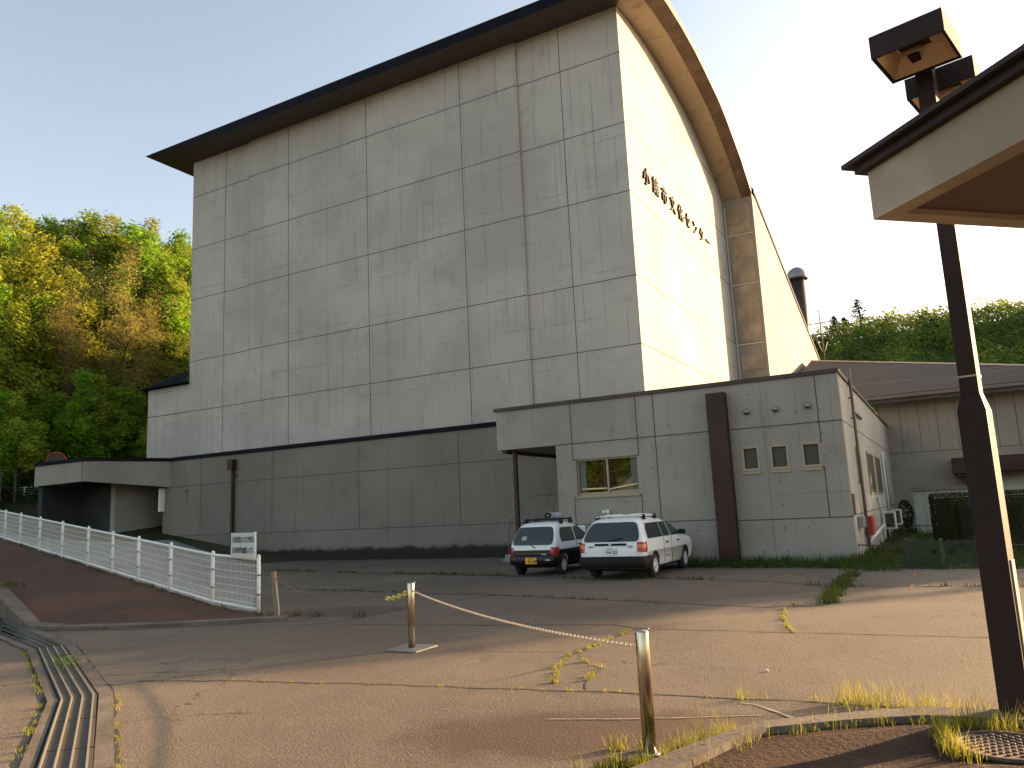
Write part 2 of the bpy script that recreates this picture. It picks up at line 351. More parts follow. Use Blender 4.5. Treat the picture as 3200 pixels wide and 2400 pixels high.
M['iron'] = simple_noise('cast_iron', (.075, .05, .035), (.11, .08, .055), 8, .6, 30, .2)
M['litter'] = mat('litter_white', (.75, .73, .68), .6)

# ------------------------------------------------------------------ terrain
N2 = (-.845, .535)
def hill_z(x, y):
    q = N2[0]*x + N2[1]*y
    z = -.3 + 2.5*max(0, min(1, (q-34)/14)) + .46*max(0, q-49) - .22*max(0, q-97)
    return z + .35*math.sin(x*.31+1)*math.cos(y*.27) * max(0, min(1, (q-46)/8))
g = MB(); g.face([(-600, -300, 0), (600, -300, 0), (600, 900, 0), (-600, 900, 0)]); struct('ground', g, M['asphalt'])
h = MB(); T2 = (N2[1], -N2[0]); nq, ns = 46, 44
P = {}
for i in range(nq):
    for j in range(ns):
        q = 30 + i*2.6; s = -75 + j*4.2
        x = N2[0]*q - T2[0]*s; y = N2[1]*q - T2[1]*s; P[i, j] = (x, y, hill_z(x, y))
for i in range(nq-1):
    for j in range(ns-1): h.face([P[i, j], P[i+1, j], P[i+1, j+1], P[i, j+1]], 0, True)
struct('hillside', h, M['hill_soil'])
def rhill_z(x, y):
    d = y + .10*x; z = -.4 + .40*max(0, min(d, 205)-112) - .1*max(0, d-205)
    return z + 2.2*math.sin(x*.045+.6)*max(0, min(1, (d-120)/60)) + (4.0*math.exp(-((x+14)/22)**2))*max(0, min(1, (d-140)/50))
h = MB(); P = {}
for i in range(30):
    for j in range(44):
        x = -120 + j*8; y = 100 + i*6; P[i, j] = (x, y, rhill_z(x, y))
for i in range(29):
    for j in range(43): h.face([P[i, j], P[i, j+1], P[i+1, j+1], P[i+1, j]], 0, True)
struct('forest_hill', h, M['hill_green'])

# loading ramp: ruled sheet between the fence line and the wall of the low wing
FU = Vector((-.961, .277, 0)); F0 = Vector((-11.9, 11.15, 0))
def fence_pt(t): return Vector((F0.x + FU.x*t, F0.y + FU.y*t, .0835*max(0, t-1.2)))
r_ = MB(); rows = []
for k in range(21):
    s = k/20; a = fence_pt(.2 + 26*s); a.z = max(a.z - .02, .004)
    bx = -28.6 - 14*s; bz = max(0, min(1.16, 1.16*(-28.9-bx)/5.4))
    b = Vector((bx, 26.6, bz))
    rows.append([a.lerp(b, w/10) + Vector((0, 0, .006)) for w in range(11)])
for k in range(20):
    for w in range(10): r_.face([rows[k][w], rows[k+1][w], rows[k+1][w+1], rows[k][w+1]], 0, True)
struct('loading_ramp', r_, M['ramp_conc'])
# red path on the near side of the fence
p_ = MB(); inner = [(-10.72, 10.52), (-12.48, 9.41), (-14.17, 8.83), (-15.31, 8.95), (-18.13, 10.13), (-21.0, 11.3), (-26, 13.2), (-33, 15.8)]
fl = [0.3, 2.2, 4.2, 5.6, 8.6, 11.5, 16, 24]
top = []; low = []
for (x, y), t in zip(inner, fl):
    f = fence_pt(t) + Vector((-.05, -.10, 0)); top.append(f + Vector((0, 0, .014)))
    lz = .0835*max(0, (Vector((x, y, 0)) - F0).dot(FU) - 2.6) * .92; low.append(Vector((x, y, max(lz, .012))))
for k in range(len(top)-1):
    for w in range(8):
        p_.face([low[k].lerp(top[k], w/8), low[k+1].lerp(top[k+1], w/8), low[k+1].lerp(top[k+1], (w+1)/8), low[k].lerp(top[k], (w+1)/8)], 0, True)
struct('red_path', p_, M['red_path'])
outer = [(-10.36, 10.38), (-12.23, 9.25), (-14.01, 8.50), (-14.95, 8.52), (-17.45, 9.45), (-20.6, 10.75), (-25.6, 12.6), (-32.8, 15.2)]
k_ = MB()
for k in range(len(outer)-1):
    a, b = low[k], low[k+1]; c, d = Vector((*outer[k], 0)), Vector((*outer[k+1], 0)); up_ = Vector((0, 0, .05))
    ct, dt = Vector((c.x, c.y, a.z)), Vector((d.x, d.y, b.z))
    k_.face([a+up_, ct+up_, dt+up_, b+up_]); k_.face([ct+up_, c, d, dt+up_]); k_.face([a+up_, b+up_, b, a])
struct('path_kerb', k_, M['kerb'])

# drain edging strips
dL_o = [(-18.6, 9.25), (-14.12, 7.60), (-12.17, 6.94), (-8.24, 4.93), (-6.24, 3.55), (-3.9, 1.93)]
dL_i = [(-18.6, 9.55), (-14.54, 7.84), (-12.11, 7.04), (-8.20, 5.01), (-6.14, 3.60), (-3.8, 2.0)]
dR_i = [(-18.2, 9.75), (-16.9, 9.15), (-12.01, 7.41), (-8.02, 5.34), (-5.71, 3.78), (-3.3, 2.18)]
dR_o = [(-18.1, 9.9), (-16.8, 9.3), (-12.02, 7.56), (-7.95, 5.45), (-5.60, 3.87), (-3.2, 2.30)]
e_ = MB()
for A, B in ((dL_o, dL_i), (dR_i, dR_o)):
    for k in range(5):
        q = [A[k], A[k+1], B[k+1], B[k]]
        e_.hexa([(x, y, -.1) for x, y in q] + [(x, y, .018) for x, y in q])
struct('drain_edging', e_, M['kerb'])
d_ = MB()
for k in range(5):
    d_.face([(*dL_i[k], .006), (*dL_i[k+1], .006), (*dR_i[k+1], .006), (*dR_i[k], .006)])
struct('drain_channel', d_, M['dark'])
def grating(k0, k1, label, nseg, bright):
    a0, a1 = Vector((*dL_i[k0], 0)), Vector((*dL_i[k1], 0)); b0, b1 = Vector((*dR_i[k0], 0)), Vector((*dR_i[k1], 0))
    t = thing('drain_grating', tuple((a0+b1)/2), label, 'drain grating', 'steel gratings over the drain')
    pt = lambda u, v: (a0.lerp(a1, u)).lerp(b0.lerp(b1, u), v)
    mb = MB()
    for s in range(nseg):
        u0, u1 = s/nseg + .004, (s+1)/nseg - .004
        n = max(8, int((a1-a0).length/nseg/.03))
        for i in range(n):
            u = u0 + (u1-u0)*(i+.5)/n; p, q = pt(u, .05), pt(u, .95); mb.bar((p.x, p.y, .012), (q.x, q.y, .012), .017, .012)
    mb.build('cross_slats', M['grate'], t)
    for v in (.10, .34, .60, .86):
        mb = MB(); p, q = pt(.003, v), pt(.997, v); mb.bar((p.x, p.y, .021), (q.x, q.y, .021), .014, .02); mb.build('bearing_bar', M['grate_bar'] if bright else M['grate'], t)
    return t
grating(1, 2, 'dull dark drain grating farthest along, beside the red path kerb', 3, False)
grating(2, 3, 'middle drain grating with green weeds growing through it', 4, True)
grating(3, 5, 'nearest drain grating with bright bars running out of the bottom left corner', 5, True)

# planting bed bottom right
bed_back = [(-1.86, 4.3), (-1.62, 5.05), (-1.46, 5.61), (-1.30, 5.98), (-.8, 6.37), (-.31, 6.66), (.01, 6.70), (.6, 6.75)]
b_ = MB()
for k in range(len(bed_back)-1):
    a, b = bed_back[k], bed_back[k+1]; m0, m1 = (a[0]*.5+.35, a[1]*.5+2.2), (b[0]*.5+.35, b[1]*.5+2.2)
    for w in range(6):
        L = lambda p, q, u: (p[0]+(q[0]-p[0])*u, p[1]+(q[1]-p[1])*u, .05+.02*math.sin(u*9))
        b_.face([L(a, m0, w/6), L(b, m1, w/6), L(b, m1, (w+1)/6), L(a, m0, (w+1)/6)], 0, True)
struct('planting_bed', b_, M['soil'])
kf = [(-2.12, 4.3), (-1.86, 5.0), (-1.72, 5.42), (-1.43, 6.12), (-.82, 6.60), (-.32, 6.94), (.04, 6.98), (.6, 7.0)]
k_ = MB()
for k in range(7):
    a, b, c, d = kf[k], kf[k+1], bed_back[k+1], bed_back[k]
    sh = .012
    k_.hexa([(a[0], a[1], -.05), (d[0], d[1], -.05), (c[0], c[1], -.05), (b[0], b[1], -.05), (a[0]+sh, a[1]-sh, .10), (d[0], d[1], .10), (c[0], c[1], .10), (b[0]+sh, b[1]-sh, .10)])
struct('bed_kerb', k_, M['kerb'])

# cracks, patches and worn lines on the asphalt
def strip(mb, pts, w, z, jit=.03, step=.25):
    out = []
    for (x0, y0), (x1, y1) in zip(pts, pts[1:]):
        L = math.hypot(x1-x0, y1-y0); n = max(1, int(L/step))
        for i in range(n): out.append((x0+(x1-x0)*i/n, y0+(y1-y0)*i/n))
    out.append(pts[-1]); ps = []
    for i, (x, y) in enumerate(out):
        if 0 < i < len(out)-1: x += random.uniform(-jit, jit); y += random.uniform(-jit, jit)
        ps.append((x, y))
    for i in range(len(ps)-1):
        (x0, y0), (x1, y1) = ps[i], ps[i+1]; L = math.hypot(x1-x0, y1-y0) or 1; nx, ny = -(y1-y0)/L, (x1-x0)/L
        wa, wb = w*random.uniform(.5, 1.2)/2, w*random.uniform(.5, 1.2)/2
        mb.face([(x0-nx*wa, y0-ny*wa, z), (x1-nx*wb, y1-ny*wb, z), (x1+nx*wb, y1+ny*wb, z), (x0+nx*wa, y0+ny*wa, z)])
    return ps
CR = {'a': ([(-17.11, 19.97), (-12.77, 19.06), (-9.41, 18.51)], .10), 'front': ([(-24, 21.5), (-16.89, 19.9), (-13.78, 19.49), (-10.55, 18.74), (-8.18, 18.04), (-5.79, 17.88), (-4.31, 17.53), (-3.29, 17.22), (-2.29, 16.36), (-1.22, 16.4), (.44, 16.47), (3, 16.4)], .09),
 'mid': ([(-15.5, 15.2), (-12.78, 14.91), (-8.66, 14.42), (-6.37, 14.0), (-4.73, 13.62), (-2.8, 13.2), (-1.89, 13.5)], .07),
 'long': ([(-8.78, 10.23), (-6.37, 10.58), (-4.54, 11.01), (-4.0, 10.72), (-1.9, 10.78), (.28, 10.87), (2.5, 10.9)], .035),
 'low': ([(-8.27, 5.97), (-7.25, 6.3), (-6.06, 6.53), (-5.68, 6.61), (-4.64, 6.78), (-3.58, 6.96), (-2.67, 7.09), (-1.98, 7.14), (-1.18, 7.22), (-.54, 7.27), (-.21, 7.05)], .03),
 'v1': ([(-1.99, 18.88), (-1.98, 16.1), (-1.89, 13.62)], .16), 'v2': ([(-2.44, 12.99), (-2.15, 11.59), (-1.92, 10.78)], .035),
 'v3': ([(-4.04, 10.53), (-4.03, 9.42), (-4.1, 8.67), (-3.93, 7.9), (-3.61, 7.2)], .02), 'v4': ([(-3.81, 8.37), (-3.42, 8.04), (-3.37, 7.58), (-3.21, 7.07)], .015),
 'c5': ([(-9.6, 9.9), (-9.17, 10.68), (-9.24, 12.06), (-8.77, 13.77), (-8.44, 14.44)], .045), 'c6': ([(-11.15, 13.01), (-11.06, 14.11), (-8.99, 14.85)], .05), 'c7': ([(-13.3, 15.2), (-11.3, 16.0), (-9.6, 17.9)], .04), 'c8': ([(-14.4, 8.42), (-12.2, 9.05), (-10.5, 10.2), (-9.6, 10.7)], .035)}
ck = MB(); CRP = {}
for k, (pts, w) in CR.items(): CRP[k] = strip(ck, pts, w, .004)
strip(ck, dR_o[1:], .05, .004); strip(ck, dL_o[1:], .05, .004)
struct('pavement_cracks', ck, M['crack'])
pm = MB()
def blob(mb, cx, cy, rx, ry, z, rot=0, n=40):
    pts = []
    for i in range(n):
        a = 2*math.pi*i/n; r = 1 + .16*math.sin(3*a+cx) + .1*math.sin(7*a+cy) + random.uniform(-.05, .05)
        x, y = rx*r*math.cos(a), ry*r*math.sin(a); pts.append((cx+x*math.cos(rot)-y*math.sin(rot), cy+x*math.sin(rot)+y*math.cos(rot), z))
    mb.face(pts)
wl_ = MB()
strip(wl_, [(-3.1, 6.0), (-2.52, 6.2), (-2.04, 6.40), (-1.5, 6.66)], .022, .0065, .006, .1); strip(wl_, [(-1.75, 7.0), (-1.61, 6.98), (-1.40, 6.79), (-1.13, 6.55)], .03, .0065, .006, .1)
struct('worn_line', wl_, M['chalk'])
ol = MB()
strip(ol, [(-5.95, 16.3), (-5.94, 17.4)], .07, .006, .01, .15); strip(ol, [(-5.92, 18.4), (-5.9, 20.6)], .08, .006, .01, .15)
strip(ol, [(-3.42, 16.8), (-3.40, 17.2)], .07, .006, .01, .1); strip(ol, [(-3.34, 18.2), (-3.31, 19.3)], .06, .006, .01, .1)
strip(ol, [(-.75, 16.0), (-.75, 17.0)], .06, .006, .01, .1); strip(ol, [(-.78, 18.4), (-.78, 19.3)], .06, .006, .01, .1)
struct('parking_line', ol, M['orange_line'])
lw = MB()
lw.face([(-2.14, 20.4, .012), (9, 19.6, .012), (9, 42.5, .012), (-2.14, 42.5, .012)]); struct('lawn', lw, M['lawn'])

# ------------------------------------------------------------------ stage tower
TX0, TX1, TY = -35.23, -9.52, 28.0
LX = -38.63
XF, XO, YP = -8.40, -7.80, 44.5     # gable soffit edge, outer roof edge / pier face, pier front
tower = thing('concrete_tower', (-22, 28, 0), 'tall pale concrete stage tower with dark overhanging curved roof', 'building')
prof = [(28.0, 22.15), (29.6, 22.34), (31.6, 22.45), (33.6, 22.42), (35.8, 22.22), (38.1, 21.88), (40.3, 21.24), (42.5, 20.36), (44.5, 19.25)]
back = 74.0
def roofz(y):   # straight lower roof line behind the pier
    return 19.75 + (13.0-19.75)*(y-44.9)/(67.4-44.9)
w = MB()
# front wall pieces (left strip, proud middle bay, right strip), lower side block
w.box(TX0, -30.67, TY, TY+.4, 0, 22.15); w.box(-30.67, -14.28, TY-.12, TY+.4, 0, 22.148); w.box(-14.28, TX1, TY, TY+.4, 0, 22.15)
w.box(LX, TX0, TY+.002, TY+12, 0, 9.40)
# left flank and back, then gable wall
w.box(TX0, TX0+.4, TY+.4, back, 0, 19.0); w.box(TX0+.4, TX1-.4, back-.4, back, 0, 10.9)
w.prism([(TX1, 28.4, 0), (TX1, YP, 0)] + [(TX1, y, z) for y, z in reversed(prof) if y > 28.3] + [(TX1, 28.4, 22.2)], (-.4, 0, 0))
w.build('wall', M['conc_tower'], tower)
# pier and outer wall with sloping top
w = MB(); w.prism([(TX1-.2, YP, 0), (XO, YP, 0), (XO, YP, 19.35), (TX1-.2, YP, 19.35)], (0, 1.0, 0))
w.prism([(XO-.002, YP+1, 0), (XO-.002, back, 0), (XO-.002, back, roofz(back)-.25), (XO-.002, YP+1, roofz(YP+1)-.25)], (-.5, 0, 0))
w.build('buttress_wall', M['conc_plain'], tower)
w = MB()
for z0, z1 in ((9.0, 9.8), (10.6, 13.95), (14.1, 16.95), (17.05, 18.75)):
    w.box(TX1+.25, XO-.2, YP-.035, YP+.02, z0, z1)
w.build('buttress_panel', M['eave_beige'], tower)
w = MB()
for z in (8.0, 10.5, 14.02, 17.0): w.box(TX1+.1, XO-.1, YP-.05, YP-.001, z-.03, z+.03)
w.box(TX1+.06, TX1+.12, YP-.05, YP-.001, 5, 18.8); w.build('buttress_joint', M['joint_pale'], tower)
# joints
w = MB(); JZ = (20.08, 17.0, 14.08, 10.60, 7.86)
for z in JZ:
    for x0, x1, yy in ((TX0, -30.67, TY), (-30.67, -14.28, TY-.12), (-14.28, TX1, TY)): w.box(x0, x1, yy-.004, yy+.05, z-.016, z+.016)
w.box(LX, TX0, TY-.002, TY+.05, 7.84, 7.884)
for x in (-32.6, -12.22): w.box(x-.014, x+.014, TY-.005, TY+.05, 4, 22.1)
for x in (-27.79, -22.65, -17.21): w.box(x-.014, x+.014, TY-.125, TY-.05, 4, 22.1)
for z in JZ: w.box(TX1-.05, TX1+.004, 28.0, YP, z-.02, z+.02)
w.build('panel_joint', M['joint'], tower)
# roof: curved sheet from the front eave over to the back
YE, ZE = 26.5, 22.6; LXE = -37.45
rp = [(YE, ZE)] + [(28.4, 22.78), (29.6, 22.86), (31.6, 22.92), (33.6, 22.86), (34.8, 22.74), (36.6, 22.36), (38.1, 22.08), (39.5, 21.66), (42.2, 20.78), (44.9, 19.80)]
w = MB()
for (y0, z0), (y1, z1) in zip(rp, rp[1:]):
    w.face([(LXE, y0, z0), (XO, y0, z0), (XO, y1, z1), (LXE, y1, z1)], 0, False)
w.face([(TX0-.3, 44.9, 19.80), (XO+.06, 44.9, 19.80), (XO+.06, back, roofz(back)), (TX0-.3, back, roofz(back))])
w.prism([(XO+.06, 44.9, 19.8), (XO+.06, back, roofz(back)), (XO+.06, back, roofz(back)-.26), (XO+.06, 44.9, 19.54)], (-.2, 0, 0))
# front fascia, tapering to a knife edge at the left end
xs = [LXE, -36, -34.5, -33, -31, XO-.3]; fb = [22.585, 22.47, 22.36, 22.24, 22.10, 22.10]
for k in range(5): w.face([(xs[k], YE, fb[k]), (xs[k+1], YE, fb[k+1]), (xs[k+1], YE, ZE), (xs[k], YE, ZE)])
rf = w.build('roof', M['roof_dark'], tower)
w = MB()
for k in range(5):
    xa, xb = max(xs[k], TX0+.1), max(min(xs[k+1], XF), TX0+.1); q = [(xs[k], YE, fb[k]), (xa, TY+.002, 22.149)]
    if xb > xa+.001: q.append((xb, TY+.002, 22.149))
    w.face(q + [(min(xs[k+1], XO-.3), YE, fb[k+1])])
w.face([(LXE, YE, 22.585), (LXE, 44, 22.585), (TX0+.1, 44, 22.149), (TX0+.1, TY+.002, 22.149)])
w.build('front_soffit', M['soffit'], tower)
w = MB()
for (y0, z0), (y1, z1) in zip(prof, prof[1:]): w.face([(TX1-.05, y0, z0), (TX1-.05, y1, z1), (XF, y1, z1-.02), (XF, y0, z0-.02)], 0, True)
w.face([(TX1-.05, 28, 22.15), (XF, 28, 22.13), (XF, YE, 22.10), (TX1-.05, YE, 22.10)])
w.build('gable_soffit', M['soffit_warm'], tower, weld=True)
w = MB(); zi = lambda y: [z0+(z1-z0)*(y-y0)/(y1-y0) for (y0, z0), (y1, z1) in zip([(26.5, 22.1)]+prof, prof) if y0 <= y <= y1][0]
ro = lambda y: [z0+(z1-z0)*(y-y0)/(y1-y0) for (y0, z0), (y1, z1) in zip(rp, rp[1:]) if y0 <= y <= y1][0]
ys = [26.5, 28, 29.6, 31.6, 33.6, 34.8, 36.6, 38.1, 39.5, 42.2, 44.5]
for y0, y1 in zip(ys, ys[1:]):
    w.face([(XF, y0, zi(y0)-.02), (XF, y1, zi(y1)-.02), (XO, y1, zi(y1)+.14), (XO, y0, zi(y0)+.14)], 0, True)
w.build('gable_fascia', M['gable_edge'], tower, weld=True)
w = MB()
for y0, y1 in zip(ys, ys[1:]): w.prism([(XO+.012, y0, zi(y0)+.13), (XO+.012, y1, zi(y1)+.13), (XO+.012, y1, max(ro(y1), zi(y1)+.2)+.01), (XO+.012, y0, max(ro(y0), zi(y0)+.2)+.01)], (-.05, 0, 0))
w.box(XF, XO, 44.46, 44.52, 19.2, 19.42)
w.build('gable_trim', M['gable_trim'], tower)
w = MB()
w.face([(LX-.6, 27.6, 9.42), (TX0, 27.6, 9.42), (TX0, TY+6, 11.6), (LX-.6, TY+6, 10.4)])
w.prism([(LX-.6, 27.6, 9.42), (TX0-.001, 27.6, 9.42), (TX0-.001, TY-.001, 10.1), (LX+.0, TY-.001, 9.65)], (0, .0, 0)) if False else None
w.face([(LX-.35, TY-.25, 9.40), (TX0, TY-.25, 9.40), (TX0, TY-.03, 10.15), (LX-.05, TY-.03, 9.66)])
w.face([(LX-.35, TY-.25, 9.40), (LX-.05, TY-.03, 9.66), (LX-.35, TY+8, 9.9), (LX-.65, TY+8, 9.4)])
w.face([(LX-.35, TY-.25, 9.40), (TX0, TY-.25, 9.40), (TX0, TY+.1, 9.38), (LX-.35, TY+.1, 9.38)])
w.build('lean_to_roof', M['roof_dark'], tower)
for i, ch in enumerate('小諸市文化センター'):
    text_obj('lettering', ch, M['bronze'], (TX1+.045, 30.12+1.225*i, 15.36), (0, 1, 0), (0, 0, 1), tower, size=.84, extrude=.04, bold=.002)
# ------------------------------------------------------------------ low wing with loading dock
WY, WX0, WX1 = 26.5, -34.62, -9.0
wing = thing('low_wing', (-24, 26.5, 0), 'low grey concrete wing with black coping along the foot of the tower', 'building')
w = MB(); w.box(WX0, WX1, WY, WY+1.49, 0, 5.08)
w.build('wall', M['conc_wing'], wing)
w = MB(); w.box(WX0-.0, WX1, WY-.07, WY+1.48, 5.081, 5.26); w.build('coping', M['roof_dark'], wing)
w = MB()
for z in (1.285, 3.75): w.box(WX0, WX1, WY-.004, WY+.05, z-.016, z+.016)
for x in (-32.31, -27.45, -22.25, -17.06): w.box(x-.014, x+.014, WY-.005, WY+.05, 1.3, 5.08)
w.build('panel_joint', M['joint'], wing)
w = MB(); w.box(-30.13, -29.80, WY-.30, WY-.003, 4.33, 4.83); w.build('rain_head', M['maroon'], wing)
w = MB(); w.box(-30.02, -29.90, WY-.16, WY-.04, .5, 4.33); w.box(-29.9, -29.76, WY-.12, WY-.003, 4.02, 4.10); w.build('downpipe', M['maroon'], wing)
w = MB(); w.tube([(-33.3, WY-.06, 3.62), (-33.3, WY-.06, 3.5)], .05); w.tube([(-33.3, WY-.05, 3.5), (-33.34, WY-.05, 3.1), (-33.3, WY-.05, 2.95)], .014, 5); w.build('wall_bracket', M['galv'], wing)
# dock canopy
DY, DXR, DXL = 22.8, -36.03, -40.13
dock = thing('loading_dock', (-38, 24.5, 1.1), 'dark recessed loading dock under a tapered concrete canopy left of the low wing', 'building')
w = MB()
w.prism([(DXR, DY, 4.11), (WX0, WY-.003, 3.77), (WX0, WY-.003, 5.081), (DXR, DY, 5.081)], (-.22, .05, 0))
w.prism([(DXR-.22, DY, 4.11), (DXR-.22, DY, 5.081), (DXL, DY, 5.081), (DXL, DY, 4.09)], (0, .22, 0))
w.prism([(DXL, DY+.22, 4.09), (DXL, 30, 4.09), (DXL, 30, 5.081), (DXL, DY+.22, 5.081)], (.22, 0, 0))
w.build('canopy_fascia', M['conc_plain'], dock)
w = MB(); w.prism([(DXR+.04, DY-.06, 5.084), (WX0+.02, WY-.06, 5.084), (WX0, 30, 5.084), (DXL-.06, 30, 5.084), (DXL-.06, DY-.06, 5.084)], (0, 0, .17)); w.build('coping', M['roof_dark'], dock)
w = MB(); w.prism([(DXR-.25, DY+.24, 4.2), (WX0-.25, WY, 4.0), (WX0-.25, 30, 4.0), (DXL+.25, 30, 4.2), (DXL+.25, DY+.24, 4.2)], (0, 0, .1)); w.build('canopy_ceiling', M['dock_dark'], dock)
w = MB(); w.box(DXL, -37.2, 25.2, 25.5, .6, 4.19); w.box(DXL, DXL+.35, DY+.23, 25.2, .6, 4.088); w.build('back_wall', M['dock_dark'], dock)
w = MB(); w.box(-37.19, -36.85, 25.0, 28.4, .6, 4.19); w.build('column', M['conc_plain'], dock)
w = MB(); w.box(-36.84, WX0-.6, 27.8, 28.0, .6, 4.0); w.build('shutter_door', M['door_blue'], dock)
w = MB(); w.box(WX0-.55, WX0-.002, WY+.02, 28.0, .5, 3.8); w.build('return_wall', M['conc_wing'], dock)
w = MB(); w.box(WX0-.60, WX0-.42, WY-.22, WY+.015, 2.55, 3.72); w.build('wall_light', M['white_paint'], dock)

# ------------------------------------------------------------------ office annex
AY, AX0, AX1, AZ = 22.2, -12.76, -2.17, 4.99
HY = 42.63
annex = thing('office_annex', (-7, 22.2, 0), 'single storey concrete office annex with porch, brown pilaster and small windows', 'building')
wins = [(-4.86, -4.40, 2.52, 3.19), (-4.10, -3.62, 2.52, 3.18), (-3.27, -2.79, 2.52, 3.18)]
BW = (-9.96, -7.95, 2.07, 3.21)
ops = [BW] + wins; REX = -10.63
w = MB()
xs = sorted({REX, AX1} | {v for o in ops for v in o[:2]}); zs = sorted({0, AZ} | {v for o in ops for v in o[2:]} | {3.72})
for x0, x1 in zip(xs, xs[1:]):
    for z0, z1 in zip(zs, zs[1:]):
        xc, zc = (x0+x1)/2, (z0+z1)/2
        if any(o[0] < xc < o[1] and o[2] < zc < o[3] for o in ops): continue
        w.box(x0, x1, AY, AY+.3, z0, z1)
w.box(AX0, REX, AY, AY+.3, 3.72, AZ)
w.box(AX0, AX0+.25, AY+.3, WY, 3.72, AZ); w.box(REX, REX+.3, AY+.3, WY, 0, 3.7)
w.build('front_wall', M['conc_annex'], annex)
w = MB(); w.box(AX1-.3, AX1-.002, AY+.3, HY, 0, AZ); w.build('side_wall', M['conc_annex_side'], annex)
w = MB(); w.box(AX0+.2, AX1-.3, AY+.3, HY, 4.86, 4.97); w.build('flat_roof', M['conc_plain'], annex)
w = MB(); w.box(AX0-.06, AX1+.05, AY-.06, AY+.3, AZ+.001, AZ+.115); w.box(AX1-.3, AX1+.05, AY+.301, HY-.01, AZ+.001, AZ+.11); w.box(AX0-.06, AX0+.3, AY+.301, WY+1.4, AZ+.001, AZ+.11); w.build('coping', M['fascia_brown'], annex)
w = MB(); w.face([(AX0+.01, AY+.3, 3.74), (REX, AY+.3, 3.74), (REX, WY, 3.74), (AX0+.01, WY, 3.74)]); w.build('porch_ceiling', M['conc_plain'], annex)
w = MB(); w.box(AX0+.02, AX0+.2, AY+.31, WY-.01, 3.62, 3.72); w.build('porch_beam', M['fascia_brown'], annex)
w = MB(); w.box(-12.37, -12.25, AY+.30, AY+.42, 0, 3.72); w.build('porch_post', M['maroon'], annex)
w = MB()
jb = lambda x0, x1, z0, z1: w.box(x0, x1, AY-.004, AY+.02, z0, z1)
for x0, x1, z in ((REX, -5.67, 3.72), (-5.14, AX1, 3.71), (REX, -5.67, 1.215), (-5.14, AX1, 1.17), (-10.08, -9.96, 3.2), (-7.95, -7.9, 3.2), (-10.08, -10.0, 2.04), (-7.95, -7.88, 2.03), (-2.79, -2.74, 3.18), (-2.79, -2.73, 2.5)): jb(x0, x1, z-.016, z+.016)
for x, z0, z1 in ((-10.06, 3.2, 4.99), (-7.89, 3.2, 4.99), (-7.34, 1.215, 4.99), (-10.07, 1.215, 2.04), (-7.89, 1.215, 2.03), (-2.75, 3.18, 4.99), (-2.74, 1.17, 2.5)): jb(x-.015, x+.015, z0, z1)
for z in (3.70, 1.2): w.box(AX1-.03, AX1+.003, AY, HY, z-.014, z+.014)
w.build('panel_joint', M['joint'], annex)
w = MB(); w.box(-5.67, -5.14, AY-.32, AY-.003, 0, 4.77); w.build('pilaster', M['maroon'], annex)
# big sliding window
wf = MB(); x0, x1, z0, z1 = BW
for a in ((x0, x1, z1-.05, z1), (x0, x1, z0, z0+.05), (x0, x0+.05, z0+.05, z1-.05), (x1-.05, x1, z0+.05, z1-.05), (-8.99, -8.93, z0+.05, z1-.05)): wf.box(a[0], a[1], AY+.08, AY+.2, a[2], a[3])
wf.box(x0, -8.99, AY+.10, AY+.15, z0+.05, z0+.11); wf.box(-8.93, x1, AY+.12, AY+.17, z0+.05, z0+.13)
win = sub(wf.build('window', M['frame'], annex), annex)
mb = MB(); mb.box(x0+.05, -8.99, AY+.14, AY+.145, z0+.11, z1-.05); mb.box(-8.93, x1-.05, AY+.16, AY+.165, z0+.13, z1-.05); mb.build('glass', M['glass'], win)
mb = MB(); mb.box(x0-.05, x1+.03, AY-.05, AY+.08, z0-.055, z0-.002); mb.build('sill', M['frame'], win)
for xa, xb, s in ((x0+.06, x0+.26, 1), (x1-.26, x1-.06, -1)):
    mb = MB()
    for k in range(6):
        u0, u1 = xa+(xb-xa)*k/6, xa+(xb-xa)*(k+1)/6; d = .012*(k % 2)
        mb.face([(u0, AY+.133-d, z0+.13), (u1, AY+.133-.012+d, z0+.13), (u1, AY+.133-.012+d, z1-.06), (u0, AY+.133-d, z1-.06)])
    mb.build('curtain', M['curtain'], win)
mb = MB(); mb.tube([(x0+.12, AY+.09, z0+.22), (-9.0, AY+.10, z0+.21)], .027, 8); mb.tube([(-8.92, AY+.09, z0+.18), (x1-.03, AY+.10, z0+.30)], .027, 8); mb.build('rail_reflection', M['reflection_cream'], win)  # solid bars standing in for a sunlit rail reflected in the panes
for i, (x0, x1, z0, z1) in enumerate(wins):
    wf = MB()
    for a in ((x0, x1, z1-.05, z1), (x0, x1, z0, z0+.06), (x0, x0+.05, z0+.06, z1-.05), (x1-.05, x1, z0+.06, z1-.05)): wf.box(a[0], a[1], AY-.012, AY+.12, a[2], a[3])
    f = sub(wf.build('small_window', M['frame'], annex), annex)
    mb = MB(); mb.box(x0+.05, x1-.05, AY+.07, AY+.08, z0+.06, z1-.05); mb.build('glass', M['glass_grey'], f)
    mb = MB(); mb.box(x0-.01, x1+.02, AY-.045, AY-.014, z0-.09, z0-.035); mb.build('sill', M['frame'], f)
